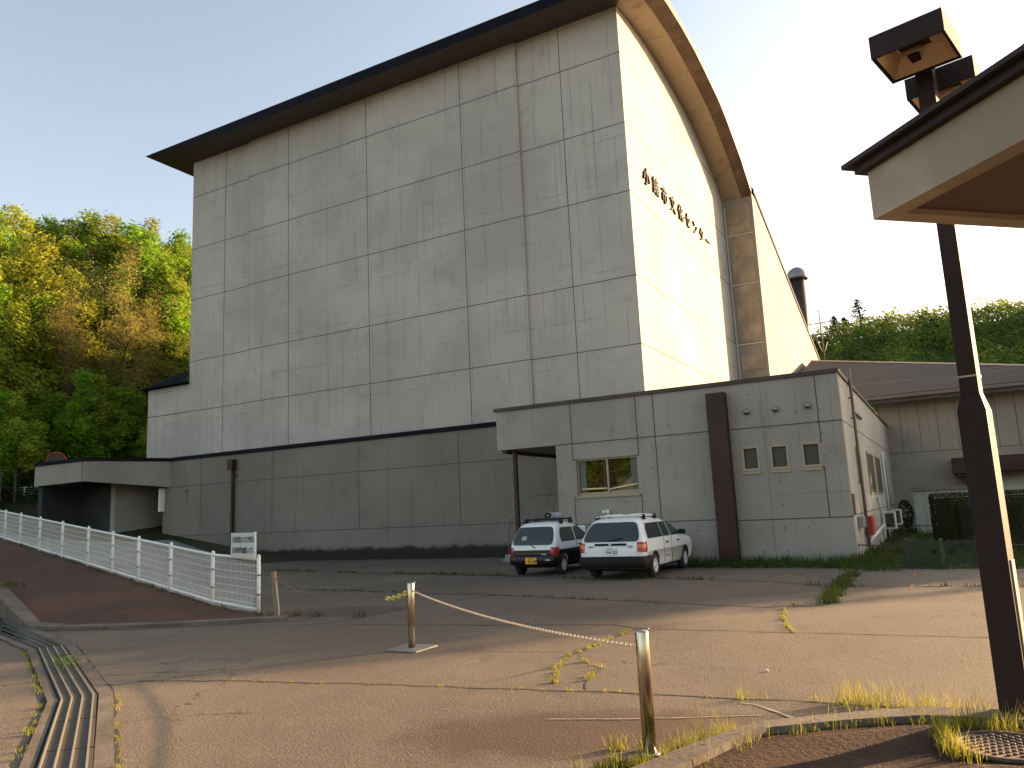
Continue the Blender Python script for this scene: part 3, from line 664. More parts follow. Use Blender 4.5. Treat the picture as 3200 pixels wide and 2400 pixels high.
def vent_hood(c, d, parent, r=.10):   # dome hood: c wall point, d outward
    mb = MB(); d = Vector(d); c = Vector(c); s = d.cross(Vector((0, 0, 1)))
    n, k = 14, 5; base = len(mb.v); rings = []
    for i in range(k+1):
        a = i/k*math.pi/2; rr, dd = r*math.cos(a), r*1.15*math.sin(a)
        rings.append([c + d*dd + (s*math.cos(2*math.pi*j/n) + Vector((0, 0, 1))*math.sin(2*math.pi*j/n))*rr for j in range(n)])
    for i in range(k):
        for j in range(n):
            mb.face([rings[i][j], rings[i][(j+1) % n], rings[i+1][(j+1) % n], rings[i+1][j]], 0, True)
    o = sub(mb.build('vent_hood', M['galv'], parent), parent)
    mb = MB(); mb.box(-.06, .06, -.03, .03, -.015, .015); p = c + d*(r*.82) + Vector((0, 0, -r*.42))
    mb.v = [tuple(p + s*v[0] + d*v[1]*1.2 + Vector((0, 0, v[2]))) for v in mb.v]; mb.build('opening', M['dark'], o)
for x in (-4.62, -3.84, -2.99): vent_hood((x, AY-.002, 4.17), (0, -1, 0), annex)
for y in (25.3, 25.97, 26.62, 27.33): vent_hood((AX1+.002, y, 4.19), (1, 0, 0), annex, .09)
for y0, y1, z0, z1 in ((24.95, 25.7, 2.05, 3.14), (28.4, 30.9, 1.72, 3.15), (31.9, 34.3, 1.74, 3.14), (36.0, 37.8, 1.73, 3.16)):
    wf = MB(); fx0, fx1 = AX1-.02, AX1+.03
    for a in ((y0, y1, z1-.06, z1), (y0, y1, z0, z0+.06), (y0, y0+.07, z0+.06, z1-.06), (y1-.07, y1, z0+.06, z1-.06)): wf.box(fx0, fx1, a[0], a[1], a[2], a[3])
    f = sub(wf.build('side_window', M['frame'], annex), annex)
    mb = MB(); mb.box(AX1-.01, AX1+.012, y0+.07, y1-.07, z0+.06, z1-.06); mb.build('glass', M['glass_grey'], f)
w = MB(); w.tube([(AX1+.09, 24.7, .2), (AX1+.09, 24.7, 5.45)], .045, 8)
for z in (4.55, 3.95, 2.1): w.box(AX1, AX1+.1, 24.55, 24.72, z-.015, z+.015)
w.build('vent_pipe', M['pipe'], annex)
w = MB(); w.tube([(AX1+.05, 35.7, 1.0), (AX1+.05, 35.7, 3.3), (AX1+.02, 36.0, 3.42)], .06, 8); w.build('duct', M['ac_white'], annex); w = MB(); w.tube([(AX1+.06, 24.9, .35), (AX1+.12, 31, .62)], .06, 8); w.build('duct', M['ac_white'], annex); w = MB(); w.tube([(AX1+.03, 30.6, 1.6), (AX1+.05, 31.2, 1.3), (AX1+.05, 31.3, .7)], .03, 6); w.build('duct', M['ac_white'], annex)
w = MB(); w.box(AX1+.001, AX1+.14, 23.1, 23.9, .84, 1.14); w.build('meter_box', M['galv'], annex)
w = MB(); w.box(AX1+.001, AX1+.02, 22.35, 22.9, 1.22, 1.76); w.build('faded_notice', M['rust'], annex)
w = MB(); w.tube([(-8.98, AY-.06, 0), (-8.98, AY-.06, 1.55)], .045, 8); w.tube([(-8.98, AY-.06, 1.50), (-8.98, AY-.06, 1.64)], .055, 8); w.build('white_pipe', M['white_paint'], annex)
w = MB(); w.tube([(-9.11, AY-.01, 1.58), (-9.11, AY-.06, 1.58)], .055, 12); w.build('vent_cap', M['white_paint'], annex)

# ------------------------------------------------------------------ side hall with hip roof
hall = thing('side_hall', (0, 45, 0), 'long concrete hall with ribbed hipped metal roof behind the annex', 'building')
HX1 = 7.0
w = MB(); w.box(AX1-.3, HX1, HY, HY+.4, 0, 6.3); w.box(HX1-.4, HX1, HY+.4, 70, 0, 6.3); w.build('wall', M['conc_hall'], hall)
w = MB(); EY, EZ = 41.33, 6.45
w.face([(-7.3, EY, EZ), (8.05, EY, EZ), (-7.3, 58.3, EZ+.29*16.97)]); w.face([(8.05, EY, EZ), (8.05, 75, EZ), (-7.3, 75, EZ+4.9), (-7.3, 58.3, EZ+4.92)])
w.build('roof', M['hall_roof'], hall)
w = MB(); w.bar((8.05, EY, EZ+.03), (-7.3, 58.3, EZ+4.95), .16, .07); w.build('hip_cap', M['joint_pale'], hall)
w = MB(); w.box(-7.3, 8.07, EY-.05, EY+.06, EZ-.19, EZ-.03); w.build('gutter', M['hall_gutter'], hall)
w = MB(); w.prism([(-3, EY+.07, EZ-.25), (8.04, EY+.07, EZ-.25), (8.04, HY, EZ-.16), (-3, HY, EZ-.16)], (0, 0, .05)); w.box(-3, 8.03, EY+.065, EY+.12, EZ-.4, EZ-.26); w.build('soffit', M['fascia_brown'], hall)
w = MB(); w.box(AX1, HX1, HY-.004, HY+.03, 3.635, 3.665)
for x in (-1.55, -.73, .06, .87, 1.7, 2.5, 3.3): w.box(x-.012, x+.012, HY-.005, HY+.03, 3.66, 6.2)
w.build('panel_joint', M['joint'], hall)
w = MB(); w.box(.41, 9, HY-1.5, HY-.006, 2.5, 3.2); w.box(.6, 9, HY-1.35, HY-.006, 2.35, 2.5); w.build('door_canopy', M['maroon'], hall)
w = MB(); w.box(1.1, 3.4, HY-.02, HY+.03, .1, 2.35); w.build('pale_door', M['ac_white'], hall)
w = MB(); w.box(.9, 1.08, HY-1.2, HY-.9, 0, 2.36); w.build('door_post', M['maroon'], hall)

# chimney and aerial behind the sloping roof
ch = MB(); ch.lathe((-9.15, 70, 10), [(.62, 0), (.60, 10.6)], 20); cho = thing('chimney_flue', (-9.15, 70, 10), 'brown round chimney flue with domed cap behind the sloping roof', 'chimney')
ch.build('flue', M['fascia_brown'], cho)
ch = MB(); ch.lathe((-9.15, 70, 20.62), [(.86, 0), (.92, .02), (.92, .22), (.84, .55), (.62, .88), (.32, 1.08), (.03, 1.16)], 20); ch.build('cap', M['galv'], cho)
an = thing('television_aerial', (-7.45, 68, 12.9), 'spindly rusty television aerial at the end of the sloping roof', 'aerial')
mb = MB(); mb.tube([(-7.45, 68, 12.6), (-7.5, 68.2, 17.2)], .05, 6); mb.tube([(-7.47, 68.1, 13.4), (-7.3, 70.2, 14.8)], .035, 5); mb.tube([(-7.47, 68.1, 13.4), (-7.9, 67.0, 14.8)], .035, 5); mb.build('mast', M['pipe'], an)
mb = MB(); mb.bar((-8.6, 68, 15.2), (-5.2, 68.1, 14.9), .08, .08)
for k in range(7): mb.bar((-8.4+.5*k, 67.4, 15.2-.04*k), (-8.4+.5*k, 68.7, 15.2-.04*k), .03, .03)
mb.build('long_boom', M['pipe'], an)
mb = MB(); mb.bar((-8.4, 68.1, 16.1), (-6.6, 68.1, 16.1), .07, .07)
for k in range(4): mb.bar((-8.3+.5*k, 67.7, 16.1), (-8.3+.5*k, 68.6, 16.1), .03, .03)
mb.build('short_boom', M['pipe'], an)

# ------------------------------------------------------------------ things around the annex
def park_sign(x, label):
    t = thing('parking_sign', (x, AY-.03, .9), label, 'sign', 'parking signs on the annex wall')
    mb = MB(); mb.box(x-.125, x+.125, AY-.03, AY-.006, .55, 1.2); mb.build('board', M['plate_white'], t)
    text_obj('lettering', '公\n用\n車', M['black'], (x, AY-.032, .885), (1, 0, 0), (0, 0, 1), t, size=.185, extrude=.001)
park_sign(-9.90, 'white parking sign with black characters between the two cars'); park_sign(-7.24, 'white parking sign with black characters behind the bonnet of the estate car')
mb = MB(); mb.box(AX1+.001, AX1+.2, 24.9, 25.9, .55, 1.1); rb = thing('fire_cabinet', (AX1, 25.4, .55), 'red metal cabinet on the side wall of the annex', 'cabinet'); mb.build('case', M['red_box'], rb)
mb = MB(); mb.box(AX1+.2, AX1+.212, 24.95, 25.85, .6, 1.05); mb.build('door', M['red_box'], rb)
def ac_unit(y, label, z=.45):
    t = thing('air_conditioner', (AX1+.4, y, 0), label, 'air conditioner', 'outdoor units by the annex wall')
    mb = MB(); mb.box(AX1+.12, AX1+.46, y, y+.85, z, z+.62); mb.build('casing', M['ac_white'], t)
    mb = MB(); mb.box(AX1+.15, AX1+.43, y-.008, y-.001, z+.07, z+.56); gr_ = sub(mb.build('fan_grille', M['plastic'], t), t)
    mb = MB()
    for k in range(9): mb.box(AX1+.15, AX1+.43, y-.016, y-.009, z+.09+.052*k, z+.102+.052*k)
    mb.build('grille_slats', M['galv'], gr_)
    for yy in (y+.08, y+.75):
        for xx in (AX1+.14, AX1+.43): mb = MB(); mb.bar((xx, yy, 0), (xx, yy, z-.002), .04, .04); mb.build('stand_leg', M['rust'], t)
ac_unit(31.6, 'nearer air conditioner unit on a rusty stand by the annex side wall'); ac_unit(35.9, 'farther air conditioner unit beside the white duct')
sh = thing('garden_shed', (-.2, 38, 0), 'pale green steel storage shed behind the hedges', 'shed')
SY = HY-5.2; mb = MB(); mb.box(-1.22, 1.1, SY, SY+1.4, 0, 1.78); mb.build('body', M['shed'], sh)
mb = MB()
for k in range(24): mb.box(-1.3+.1*k+.02, -1.3+.1*k+.08, SY-.12, SY+1.5, 1.87, 1.93)
mb.box(-1.32, 1.2, SY-.12, SY+1.5, 1.785, 1.868); mb.build('roof', M['shed_roof'], sh)
mb = MB()
for x in (-.8, -.3, .2, .7): mb.box(x-.01, x+.01, SY-.008, SY-.001, .05, 1.76)
mb.build('door_seam', M['shed_roof'], sh)

gt = thing('double_gate', (-.25, 20.6, 0), 'low dark green double gate with slats and a pale centre stile', 'gate')
GY = 20.7
for xa, xb in ((-.88, -.30), (-.16, .42)):
    mb = MB()
    mb.box(xa, xb, GY-.015, GY+.015, .52, .56); mb.box(xa, xb, GY-.015, GY+.015, .06, .10); mb.box(xa, xa+.03, GY-.016, GY+.016, .1, .52); mb.box(xb-.03, xb, GY-.016, GY+.016, .1, .52)
    for k in range(13): x = xa+.05+(xb-xa-.1)*k/12; mb.box(x-.008, x+.008, GY-.012, GY+.012, .1, .61)
    lf = sub(mb.build('gate_leaf', M['gate'], gt), gt)
    mb = MB(); cx = xb-.1 if xa < -.5 else xa+.1; mb.box(cx-.06, cx+.06, GY-.03, GY-.017, .30, .40); mb.build('latch_plate', M['plastic'], lf)
mb = MB(); mb.box(-.27, -.19, GY-.03, GY+.03, 0, .64); mb.build('centre_stile', M['gate_stile'], gt)
for x in (-.95, .48): mb = MB(); mb.box(x-.05, x+.05, GY-.05, GY+.05, 0, .66); mb.build('gate_post', M['gate'], gt)
def low_rail(xa, xb, ya, yb, label):
    t = thing('low_fence', ((xa+xb)/2, (ya+yb)/2, 0), label, 'fence')
    n = max(2, int(abs(xb-xa)/.22)); mb = MB(); mb.bar((xa, ya, .46), (xb, yb, .46), .03, .03); mb.bar((xa, ya, .12), (xb, yb, .12), .025, .025); mb.build('rail', M['rust'], t)
    for k in range(n+1):
        mb = MB(); u = k/n; mb.bar((xa+(xb-xa)*u, ya+(yb-ya)*u, 0), (xa+(xb-xa)*u, ya+(yb-ya)*u, .5), .018, .018); mb.build('baluster', M['rust'], t)
low_rail(-2.1, -1.02, 21.9, 20.8, 'short rusty low fence between the annex corner and the gate')
low_rail(.56, 3.2, 20.8, 20.7, 'low fence running right of the gate behind the lamp post')
low_rail(-2.0, -.55, 34.0, 34.0, 'low grey fence across the grass in front of the shed')

# stair handrail at the porch
hr = thing('stair_handrail', (-13.0, 24.4, 0), 'thin galvanised stair handrail beside the porch of the annex', 'handrail')
mb = MB(); mb.tube([(-13.75, 24.45, .05), (-13.75, 24.45, 1.45), (-12.78, 24.5, 2.25), (-11.9, 24.5, 2.23)], .022, 6); mb.build('top_rail', M['galv'], hr)
for x, z in ((-13.2, 1.88), (-12.75, 2.24), (-12.2, 2.24)): mb = MB(); mb.tube([(x, 24.48, .3), (x, 24.48, z)], .015, 6); mb.build('post', M['galv'], hr)
mb = MB(); mb.box(-13.95, -13.55, 24.3, 24.6, .003, .06); mb.build('foot_plate', M['galv'], hr)
st = thing('porch_steps', (-12, 25, 0), 'concrete steps and landing in the porch of the annex', 'steps')
mb = MB(); mb.box(-12.8, REX-.003, 24.0, WY-.006, 0, .9); [mb.box(-12.8-.3*(k+1), -12.8-.3*k, 24.05, WY-.006, 0, .72-.24*k) for k in range(3)]; mb.build('flight', M['conc_plain'], st)
sk = thing('sign_stand', (-28.6, 25.9, 0), 'rusty bare sign stand in a black base against the low wing wall', 'stand')
mb = MB(); mb.tube([(-28.0, 25.6, .1), (-28.0, 25.6, .85)], .03, 6); mb.bar((-28.14, 25.6, .78), (-27.86, 25.6, .78), .02, .02); mb.build('pole', M['rust'], sk)
mb = MB(); mb.lathe((-28.0, 25.6, 0), [(.45, 0), (.42, .12), (.15, .2)], 16); mb.build('base', M['plastic'], sk)

# ------------------------------------------------------------------ white mesh fence, notice, far fence
fence = thing('mesh_fence', tuple(fence_pt(0)), 'white wire mesh fence climbing along the red path', 'fence')
tl = [0, 2.05, 4.3, 6.35, 8.25, 10.3, 12.8, 15.3, 17.8, 20.0, 22.1]
FH = 1.08
for t in tl:
    p = fence_pt(t); mb = MB(); mb.tube([(p.x, p.y, p.z-.12), (p.x, p.y, p.z+FH)], .037, 10); mb.tube([(p.x, p.y, p.z+FH-.001), (p.x, p.y, p.z+FH+.03)], [.042, .02], 10)
    o = sub(mb.build('post', M['white_paint'], fence), fence)
    mb = MB()
    for zc in (.35, .72): mb.tube([(p.x, p.y, p.z+zc-.02), (p.x, p.y, p.z+zc+.02)], .043, 10)
    mb.build('clamp', M['galv'], o)
for name, dz, r in (('top_rail', FH-.06, .032), ('bottom_rail', .06, .03)):
    mb = MB(); mb.tube([fence_pt(t)+Vector((0, 0, dz)) for t in tl], r, 8); mb.build(name, M['white_paint'], fence)
for ta, tb in zip(tl, tl[1:]):
    mb = MB(); n = int((tb-ta)/.055)
    for k in range(1, n):
        p = fence_pt(ta+(tb-ta)*k/n); mb.tube([(p.x, p.y, p.z+.07), (p.x, p.y, p.z+FH-.07)], .0035, 4, cap=False)
    for j in range(6):
        dz = .16+.145*j; a, b = fence_pt(ta)+Vector((0, 0, dz)), fence_pt(tb)+Vector((0, 0, dz)); mb.tube([a, b], .0055, 4, cap=False)
    mb.build('mesh_panel', M['white_paint'], fence)
sg = thing('notice_board', tuple(fence_pt(.4)+Vector((0, 0, 1.1))), 'white notice board with two lines of black characters on the fence end', 'sign')
a = fence_pt(.0); b = fence_pt(1.04); nrm = Vector((-FU.y, FU.x, 0));  nrm = -nrm if nrm.y > 0 else nrm
z0, z1 = FH-.03, FH+.46
def qd(mb, p, q, za, zb, th, m=0): mb.hexa([(p.x, p.y, za), (p.x+nrm.x*th, p.y+nrm.y*th, za), (q.x+nrm.x*th, q.y+nrm.y*th, za), (q.x, q.y, za), (p.x, p.y, zb), (p.x+nrm.x*th, p.y+nrm.y*th, zb), (q.x+nrm.x*th, q.y+nrm.y*th, zb), (q.x, q.y, zb)], m)
a2 = a+nrm*.045; b2 = b+nrm*.045
mb = MB(); qd(mb, a2, b2, z0, z1, .02); mb.build('board', M['sign_white'], sg)
for (p, q, u, v) in ((a2, a2+FU*.045, z0-.01, z1+.01), (b2-FU*.02, b2, z0-.005, z1+.005)): mb = MB(); qd(mb, p, q, u, v, .035); mb.build('edge_frame', M['white_paint'], sg)
mid = (a2+b2)/2 + nrm*.0215
for s, dz, sx in (('大道具搬出口に付き関係者', .345, .62), ('以外駐車御遠慮願います。', .135, .62)):
    text_obj('lettering', s, M['black'], (mid.x, mid.y, z0+dz), -FU, (0, 0, 1), sg, size=.13, extrude=.001, sx=sx, bold=.003)
ff = thing('far_fence', (-48, 25.5, 3.5), 'white tubular fence at far left beside the loading dock', 'fence')
mb = MB(); mb.tube([(-50.5, 23.7, 4.45), (-45.6, 26.5, 4.42)], .035, 6); mb.tube([(-50.5, 23.7, 3.6), (-45.6, 26.5, 3.58)], .03, 6); mb.build('rail', M['white_paint'], ff)
mb = MB()
for k in range(5): mb.tube([(-50.5, 23.7, 3.75+.14*k), (-45.6, 26.5, 3.73+.14*k)], .01, 4)
mb.build('wire', M['white_paint'], ff)
for k in range(4): mb = MB(); x, y = -50.2+1.2*k, 23.9+.68*k; mb.tube([(x, y, 2.6), (x, y, 4.5)], .04, 8); mb.build('post', M['white_paint'], ff)
rw = thing('retaining_wall', (-46, 25, 0), 'dark low retaining wall below the far white fence', 'wall'); mb = MB(); mb.prism([(-52, 22.6, .3), (-41.2, 28.8, .3), (-41.2, 28.8, 3.45), (-52, 22.6, 3.5)], (-.15, .3, 0)); mb.build('face', M['hill_soil'], rw)
ub = thing('utility_cabinet', (-45.6, 24.0, 3.4), 'pale grey utility cabinet cut off by the left edge of the photo', 'cabinet'); mb = MB(); mb.prism([(-46.3, 22.4, 3.6), (-44.75, 23.35, 3.6), (-44.75, 23.35, 5.16), (-46.3, 22.4, 5.16)], (-.3, .5, 0)); mb.build('case', M['galv'], ub)
mb = MB(); mb.prism([(-46.0, 22.58, 3.75), (-44.95, 23.22, 3.75), (-44.95, 23.22, 5.0), (-46.0, 22.58, 5.0)], (.012, -.02, 0)); mb.build('door', M['galv'], ub)
mp = Vector((-44.9, 26.7, 5.78)); mr = thing('traffic_mirror', (mp.x, mp.y, hill_z(mp.x, mp.y)), 'round orange convex traffic mirror seen from behind at the slope', 'mirror')
mb = MB(); mb.tube([(mp.x, mp.y, hill_z(mp.x, mp.y)-.2), (mp.x, mp.y, 6.1)], .05, 8); mb.build('pole', M['mirror_orange'], mr)
mb = MB(); mb.lathe((0, 0, 0), [(.50, 0), (.50, .05), (.42, .10), (.1, .13)], 24); dv = Vector((.85, -.52, 0)); sv = Vector((.52, .85, 0))
mb.v = [tuple(mp + sv*v[0] + Vector((0, 0, v[1]+.05)) + dv*(v[2]+.05)) for v in mb.v]; mb.build('mirror_back', M['iron'], mr)
mb = MB(); pts = [mp + sv*.5*math.cos(k*math.pi/12) + Vector((0, 0, .05+.5*math.sin(k*math.pi/12))) + dv*.12 for k in range(25)]; mb.tube(pts, .045, 6, cap=False); mb.build('rim', M['mirror_orange'], mr)

# ------------------------------------------------------------------ bollards and chains
def steel_bollard(x, y, label, hgt, r, plate):
    t = thing('steel_bollard', (x, y, 0), label, 'bollard', 'stainless steel bollards')
    mb = MB(); mb.lathe((x, y, 0), [(r, .0), (r, hgt-.012), (r-.006, hgt), (.012, hgt+.004)], 28); mb.build('post', M['steel'], t)
    if plate: mb = MB(); mb.hexa([(x+u*.24, y+v*.24, z) for z in (.004, .022) for u, v in ((-1, -1), (1, -1), (1, 1), (-1, 1))]); mb.build('base_plate', M['galv'], t)
    else: mb = MB(); mb.lathe((x, y, .052), [(r+.03, 0), (r+.02, .012), (r+.001, .02)], 24); mb.build('collar', M['steel'], t)
    mb = MB(); mb.tube([(x+r*.5, y+r*.5, hgt-.01), (x+r*.7, y+r*.7, hgt+.012), (x+r*.9, y+r*.9, hgt-.01)], .008, 6); mb.build('hook_eye', M['steel'], t)
B1 = (-1.945, 5.265); B2 = (-6.32, 8.54)
steel_bollard(*B1, 'nearest shiny steel bollard standing by the kerb in the foreground', .855, .047, False)
steel_bollard(*B2, 'middle steel bollard standing on a square base plate', .84, .05, True)
wp = thing('wooden_post', (-10.87, 10.62, 0), 'weathered slanting timber post beside the end of the white fence', 'post')
mb = MB(); mb.bar((-10.85, 10.62, .0), (-10.93, 10.60, .83), .075, .07); mb.build('timber', M['rust_post'], wp)
mb = MB(); mb.bar((-10.80, 10.60, .0), (-10.87, 10.58, .62), .02, .05); mb.build('steel_strap', M['galv'], wp)
mb = MB(); mb.box(-11.0, -10.72, 10.5, 10.76, .003, .05); mb.build('footing', M['kerb'], wp)
def chain(name, a, b, sag, link, r, m, label):
    a, b = Vector(a), Vector(b); L = (b-a).length; n = int(L/link); mb = MB(); P = []
    for k in range(n+1): u = k/n; p = a.lerp(b, u); p.z -= sag*4*u*(1-u); P.append(p)
    for k in range(n):
        d = (P[k+1]-P[k]).normalized(); s = d.cross(Vector((0, 0, 1))).normalized(); u = s.cross(d); w_ = s if k % 2 else u; c = (P[k]+P[k+1])/2; q = []
        for j in range(9):
            an_ = 2*math.pi*j/8; q.append(c + d*math.cos(an_)*link*.66 + w_*math.sin(an_)*link*.34)
        mb.tube(q, r, 5, cap=False)
    o = mb.build(name, m); tag(o, label, 'chain'); return o
chain('steel_chain', (B2[0]+.05, B2[1]-.02, .735), (B1[0]-.047, B1[1]+.02, .745), .075, .032, .0042, M['chain'], 'pale steel chain slung between the two steel bollards')
chain('plastic_chain', (-6.95, 8.82, .60), (B2[0]-.05, B2[1]+.02, .735), .03, .075, .012, M['chain_yellow'], 'short yellow plastic chain hanging off the middle bollard')
mb = MB(); mb.tube([(-10.90, 10.58, .72), (-9.9, 10.1, .56), (-8.6, 9.5, .48), (-7.5, 9.05, .53), (-6.97, 8.83, .60)], .006, 5); tag(mb.build('cord', M['rust_post']), 'thin slack cord from the timber post to the yellow chain', 'cord')
mb = MB(); mb.lathe((.15, 6.12, .062), [(.33, 0), (.33, .02), (.29, .022), (.288, .015), (.02, .016)], 28)
mh = thing('manhole_cover', (.15, 6.12, .05), 'round iron manhole cover in the grass at bottom right', 'manhole cover'); mb.build('plate', M['iron'], mh)
mb = MB()
for i in range(-7, 8):
    for j in range(-7, 8):
        if i*i+j*j < 48 and (i+j) % 2 == 0: mb.lathe((.15+i*.037, 6.12+j*.037, .077), [(.016, 0), (.013, .009)], 6)
mb.build('studs', M['iron'], mh)
mb = MB(); mb.lathe((-1.78, 8.33, .004), [(.014, 0), (.014, .016), (.008, .02)], 8); tag(mb.build('bottle_cap', M['litter']), 'tiny white scrap lying on the sunlit asphalt', 'litter')

# ------------------------------------------------------------------ lamp post
LP = Vector((.27, 6.96, 0))
lamp = thing('lamp_post', tuple(LP), 'dark brown square lamp post with twin box lanterns in the right foreground', 'street lamp')
ang = R(-14); ex = Vector((math.cos(ang), math.sin(ang), 0)); ey = Vector((-ex.y, ex.x, 0))
def ob(mb, c, hx, hy, z0, z1, hx2=None, hy2=None, m=0):
    hx2 = hx if hx2 is None else hx2; hy2 = hy if hy2 is None else hy2; c = Vector(c)
    pts = [(c + ex*u*hx + ey*v*hy) for u, v in ((-1, -1), (1, -1), (1, 1), (-1, 1))]; pt2 = [(c + ex*u*hx2 + ey*v*hy2) for u, v in ((-1, -1), (1, -1), (1, 1), (-1, 1))]
    mb.hexa([(p.x, p.y, z0) for p in pts] + [(p.x, p.y, z1) for p in pt2], m)
mb = MB(); ob(mb, LP, .098, .098, -.05, 2.30); ob(mb, LP, .098, .098, 2.302, 2.44, .064, .064); mb.build('lower_shaft', M['lamp_brown'], lamp)
mb = MB(); ob(mb, LP, .064, .064, 2.442, 5.28); mb.build('upper_shaft', M['lamp_brown'], lamp)
mb = MB(); ob(mb, LP, .068, .068, 2.565, 2.58); mb.build('tie_band', M['frame'], lamp)
mb = MB(); ob(mb, LP + ex*.104, .006, .05, .2, 1.18); mb.build('access_cover', M['galv'], lamp)
def lantern(c, z, hx, hy, hh):
    mb = MB(); th = .02; c = Vector(c)
    for d, h2 in ((ex, (th/2, hy)), (-ex, (th/2, hy)), (ey, (hx-th, th/2)), (-ey, (hx-th, th/2))):
        off = d*((hx if abs(d.dot(ex)) > .5 else hy) - th/2); ob(mb, c+off, h2[0], h2[1], z, z+hh)
    ob(mb, c, hx, hy, z+hh+.001, z+hh+.012); ob(mb, c, hx*.98, hy*.98, z+hh+.0125, z+hh+.07, hx*.5, hy*.5)
    o = sub(mb.build('lantern', M['lamp_brown'], lamp), lamp)
    mb = MB(); k0, k1 = .9, .55
    q0 = [c + ex*u*hx*k0 + ey*v*hy*k0 + Vector((0, 0, z+.012)) for u, v in ((-1, -1), (1, -1), (1, 1), (-1, 1))]
    q1 = [c + ex*u*hx*k1 + ey*v*hy*k1 + Vector((0, 0, z+hh*.8)) for u, v in ((-1, -1), (1, -1), (1, 1), (-1, 1))]
    for k in range(4): mb.face([q0[k], q0[(k+1) % 4], q1[(k+1) % 4], q1[k]])
    mb.face(q1); mb.build('reflector', M['lamp_inner'], o, fix=False)
    mb = MB(); mb.tube([c - ex*hx*.4 + Vector((0, 0, z+hh*.5)), c + ex*hx*.2 + Vector((0, 0, z+hh*.5))], .025, 10); mb.build('bulb', M['lens'], o)
    mb = MB(); ob(mb, c - ey*hy*.1, hx*.42, hy*.18, z+hh*.55, z+hh*.62); mb.build('lamp_tray', M['plastic'], o)
lantern(LP - ey*.42 + ex*(.045), 5.08, .262, .262, .175)
lantern(LP + ey*.42 + ex*(.06), 5.05, .262, .262, .175)
mb = MB(); mb.bar(LP - ey*.36 + Vector((0, 0, 5.20)), LP + ey*.36 + Vector((0, 0, 5.20)), .07, .09); mb.build('cross_arm', M['lamp_brown'], lamp)

# ------------------------------------------------------------------ entrance canopy top right
K0 = Vector((-.18, 4.91, 0)); e1 = Vector((.687, -.727, 0)).normalized(); e2 = Vector((-e1.y, e1.x, 0)); KZ = 3.31
cn = thing('entrance_canopy', tuple(K0+e1*2+e2*2), 'beige canopy corner with dark roof edge overhead at right', 'canopy')
def cp(a, b, z): p = K0 + e1*a + e2*b; return (p.x, p.y, z)
W_, D_ = 7.0, 5.5
mb = MB()
mb.prism([cp(0, 0, KZ), cp(W_, 0, KZ), cp(W_, 0, KZ+.30), cp(0, 0, KZ+.30)], e2*.12); mb.prism([cp(0, .12, KZ), cp(.12, .12, KZ), cp(.12, .12, KZ+.30), cp(0, .12, KZ+.30)], e2*D_)
mb.build('fascia_board', M['eave_beige'], cn)
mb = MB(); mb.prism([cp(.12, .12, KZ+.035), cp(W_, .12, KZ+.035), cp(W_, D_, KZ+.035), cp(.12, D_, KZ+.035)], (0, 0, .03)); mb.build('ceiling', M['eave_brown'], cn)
mb = MB(); mb.prism([cp(-.05, -.05, KZ+.302), cp(W_, -.05, KZ+.302), cp(W_, D_, KZ+.302), cp(-.05, D_, KZ+.302)], (0, 0, .045))
mb.prism([cp(-.10, -.10, KZ+.35), cp(W_, -.10, KZ+.35), cp(W_, D_, KZ+.35), cp(-.10, D_, KZ+.35)], (0, 0, .028))
mb.face([cp(-.06, -.06, KZ+.38), cp(W_, -.06, KZ+.38), cp(W_, 1.6, KZ+.62), cp(1.6, 1.6, KZ+.62)]); mb.face([cp(-.06, -.06, KZ+.38), cp(1.6, 1.6, KZ+.62), cp(1.6, D_, KZ+.62), cp(-.06, D_, KZ+.38)])
for k in range(1, 12): mb.bar(cp(.3+.42*k, -.05, KZ+.395), cp(.3+.42*k, 1.5, KZ+.625), .03, .03)
mb.bar(cp(.02, .02, KZ+.40), cp(1.6, 1.6, KZ+.64), .07, .05)
mb.build('roof_edge', M['roof_tile'], cn)
mb = MB(); p0 = K0+e1*5.2+e2*3; mb.bar((p0.x, p0.y, 0), (p0.x, p0.y, KZ), .3, .3); mb.build('column', M['eave_beige'], cn)
# ------------------------------------------------------------------ cars
def interp(S, z):
    if z <= S[0][0]: return S[0]
    for a, b in zip(S, S[1:]):
        if z <= b[0]:
            u = (z-a[0])/(b[0]-a[0]); return tuple(p+(q-p)*u for p, q in zip(a, b))
    return S[-1]
def outline(z, yr, yf, hw, cr_r, cr_f, n=7):
    pts = []
    for cx, cy, r, a0 in ((hw-cr_r, yr+cr_r, cr_r, -90), (hw-cr_f, yf-cr_f, cr_f, 0), (-hw+cr_f, yf-cr_f, cr_f, 90), (-hw+cr_r, yr+cr_r, cr_r, 180)):
        for k in range(n):
            a = R(a0 + 90*k/(n-1)); pts.append((cx+r*math.cos(a), cy+r*math.sin(a), z))
    return pts
def shell(mb, S, levels, crr=.2, crf=.3, mfun=None, cap=True):
    rings = []
    for z in levels:
        q = interp(S, z); rings.append(outline(z, q[1], q[2], q[3], min(crr, q[3]*.9), min(crf, q[3]*.9, (q[2]-q[1])*.45)))
    n = len(rings[0]); i0 = len(mb.v)
    for r in rings: mb.v += r
    for k in range(len(rings)-1):
        for j in range(n):
            a = i0+k*n+j; b = i0+k*n+(j+1) % n; mb.f.append([a, b, b+n, a+n]); zc = (levels[k]+levels[k+1])/2
            mb.m.append(mfun(zc, (mb.v[a][1]+mb.v[b][1])/2) if mfun else 0); mb.sm.append(True)
    if cap:
        mb.f.append([i0+j for j in range(n)][::-1]); mb.m.append(mfun(levels[0], 0) if mfun else 0); mb.sm.append(False)
        e = i0+(len(rings)-1)*n; mb.f.append([e+j for j in range(n)]); mb.m.append(0); mb.sm.append(True)
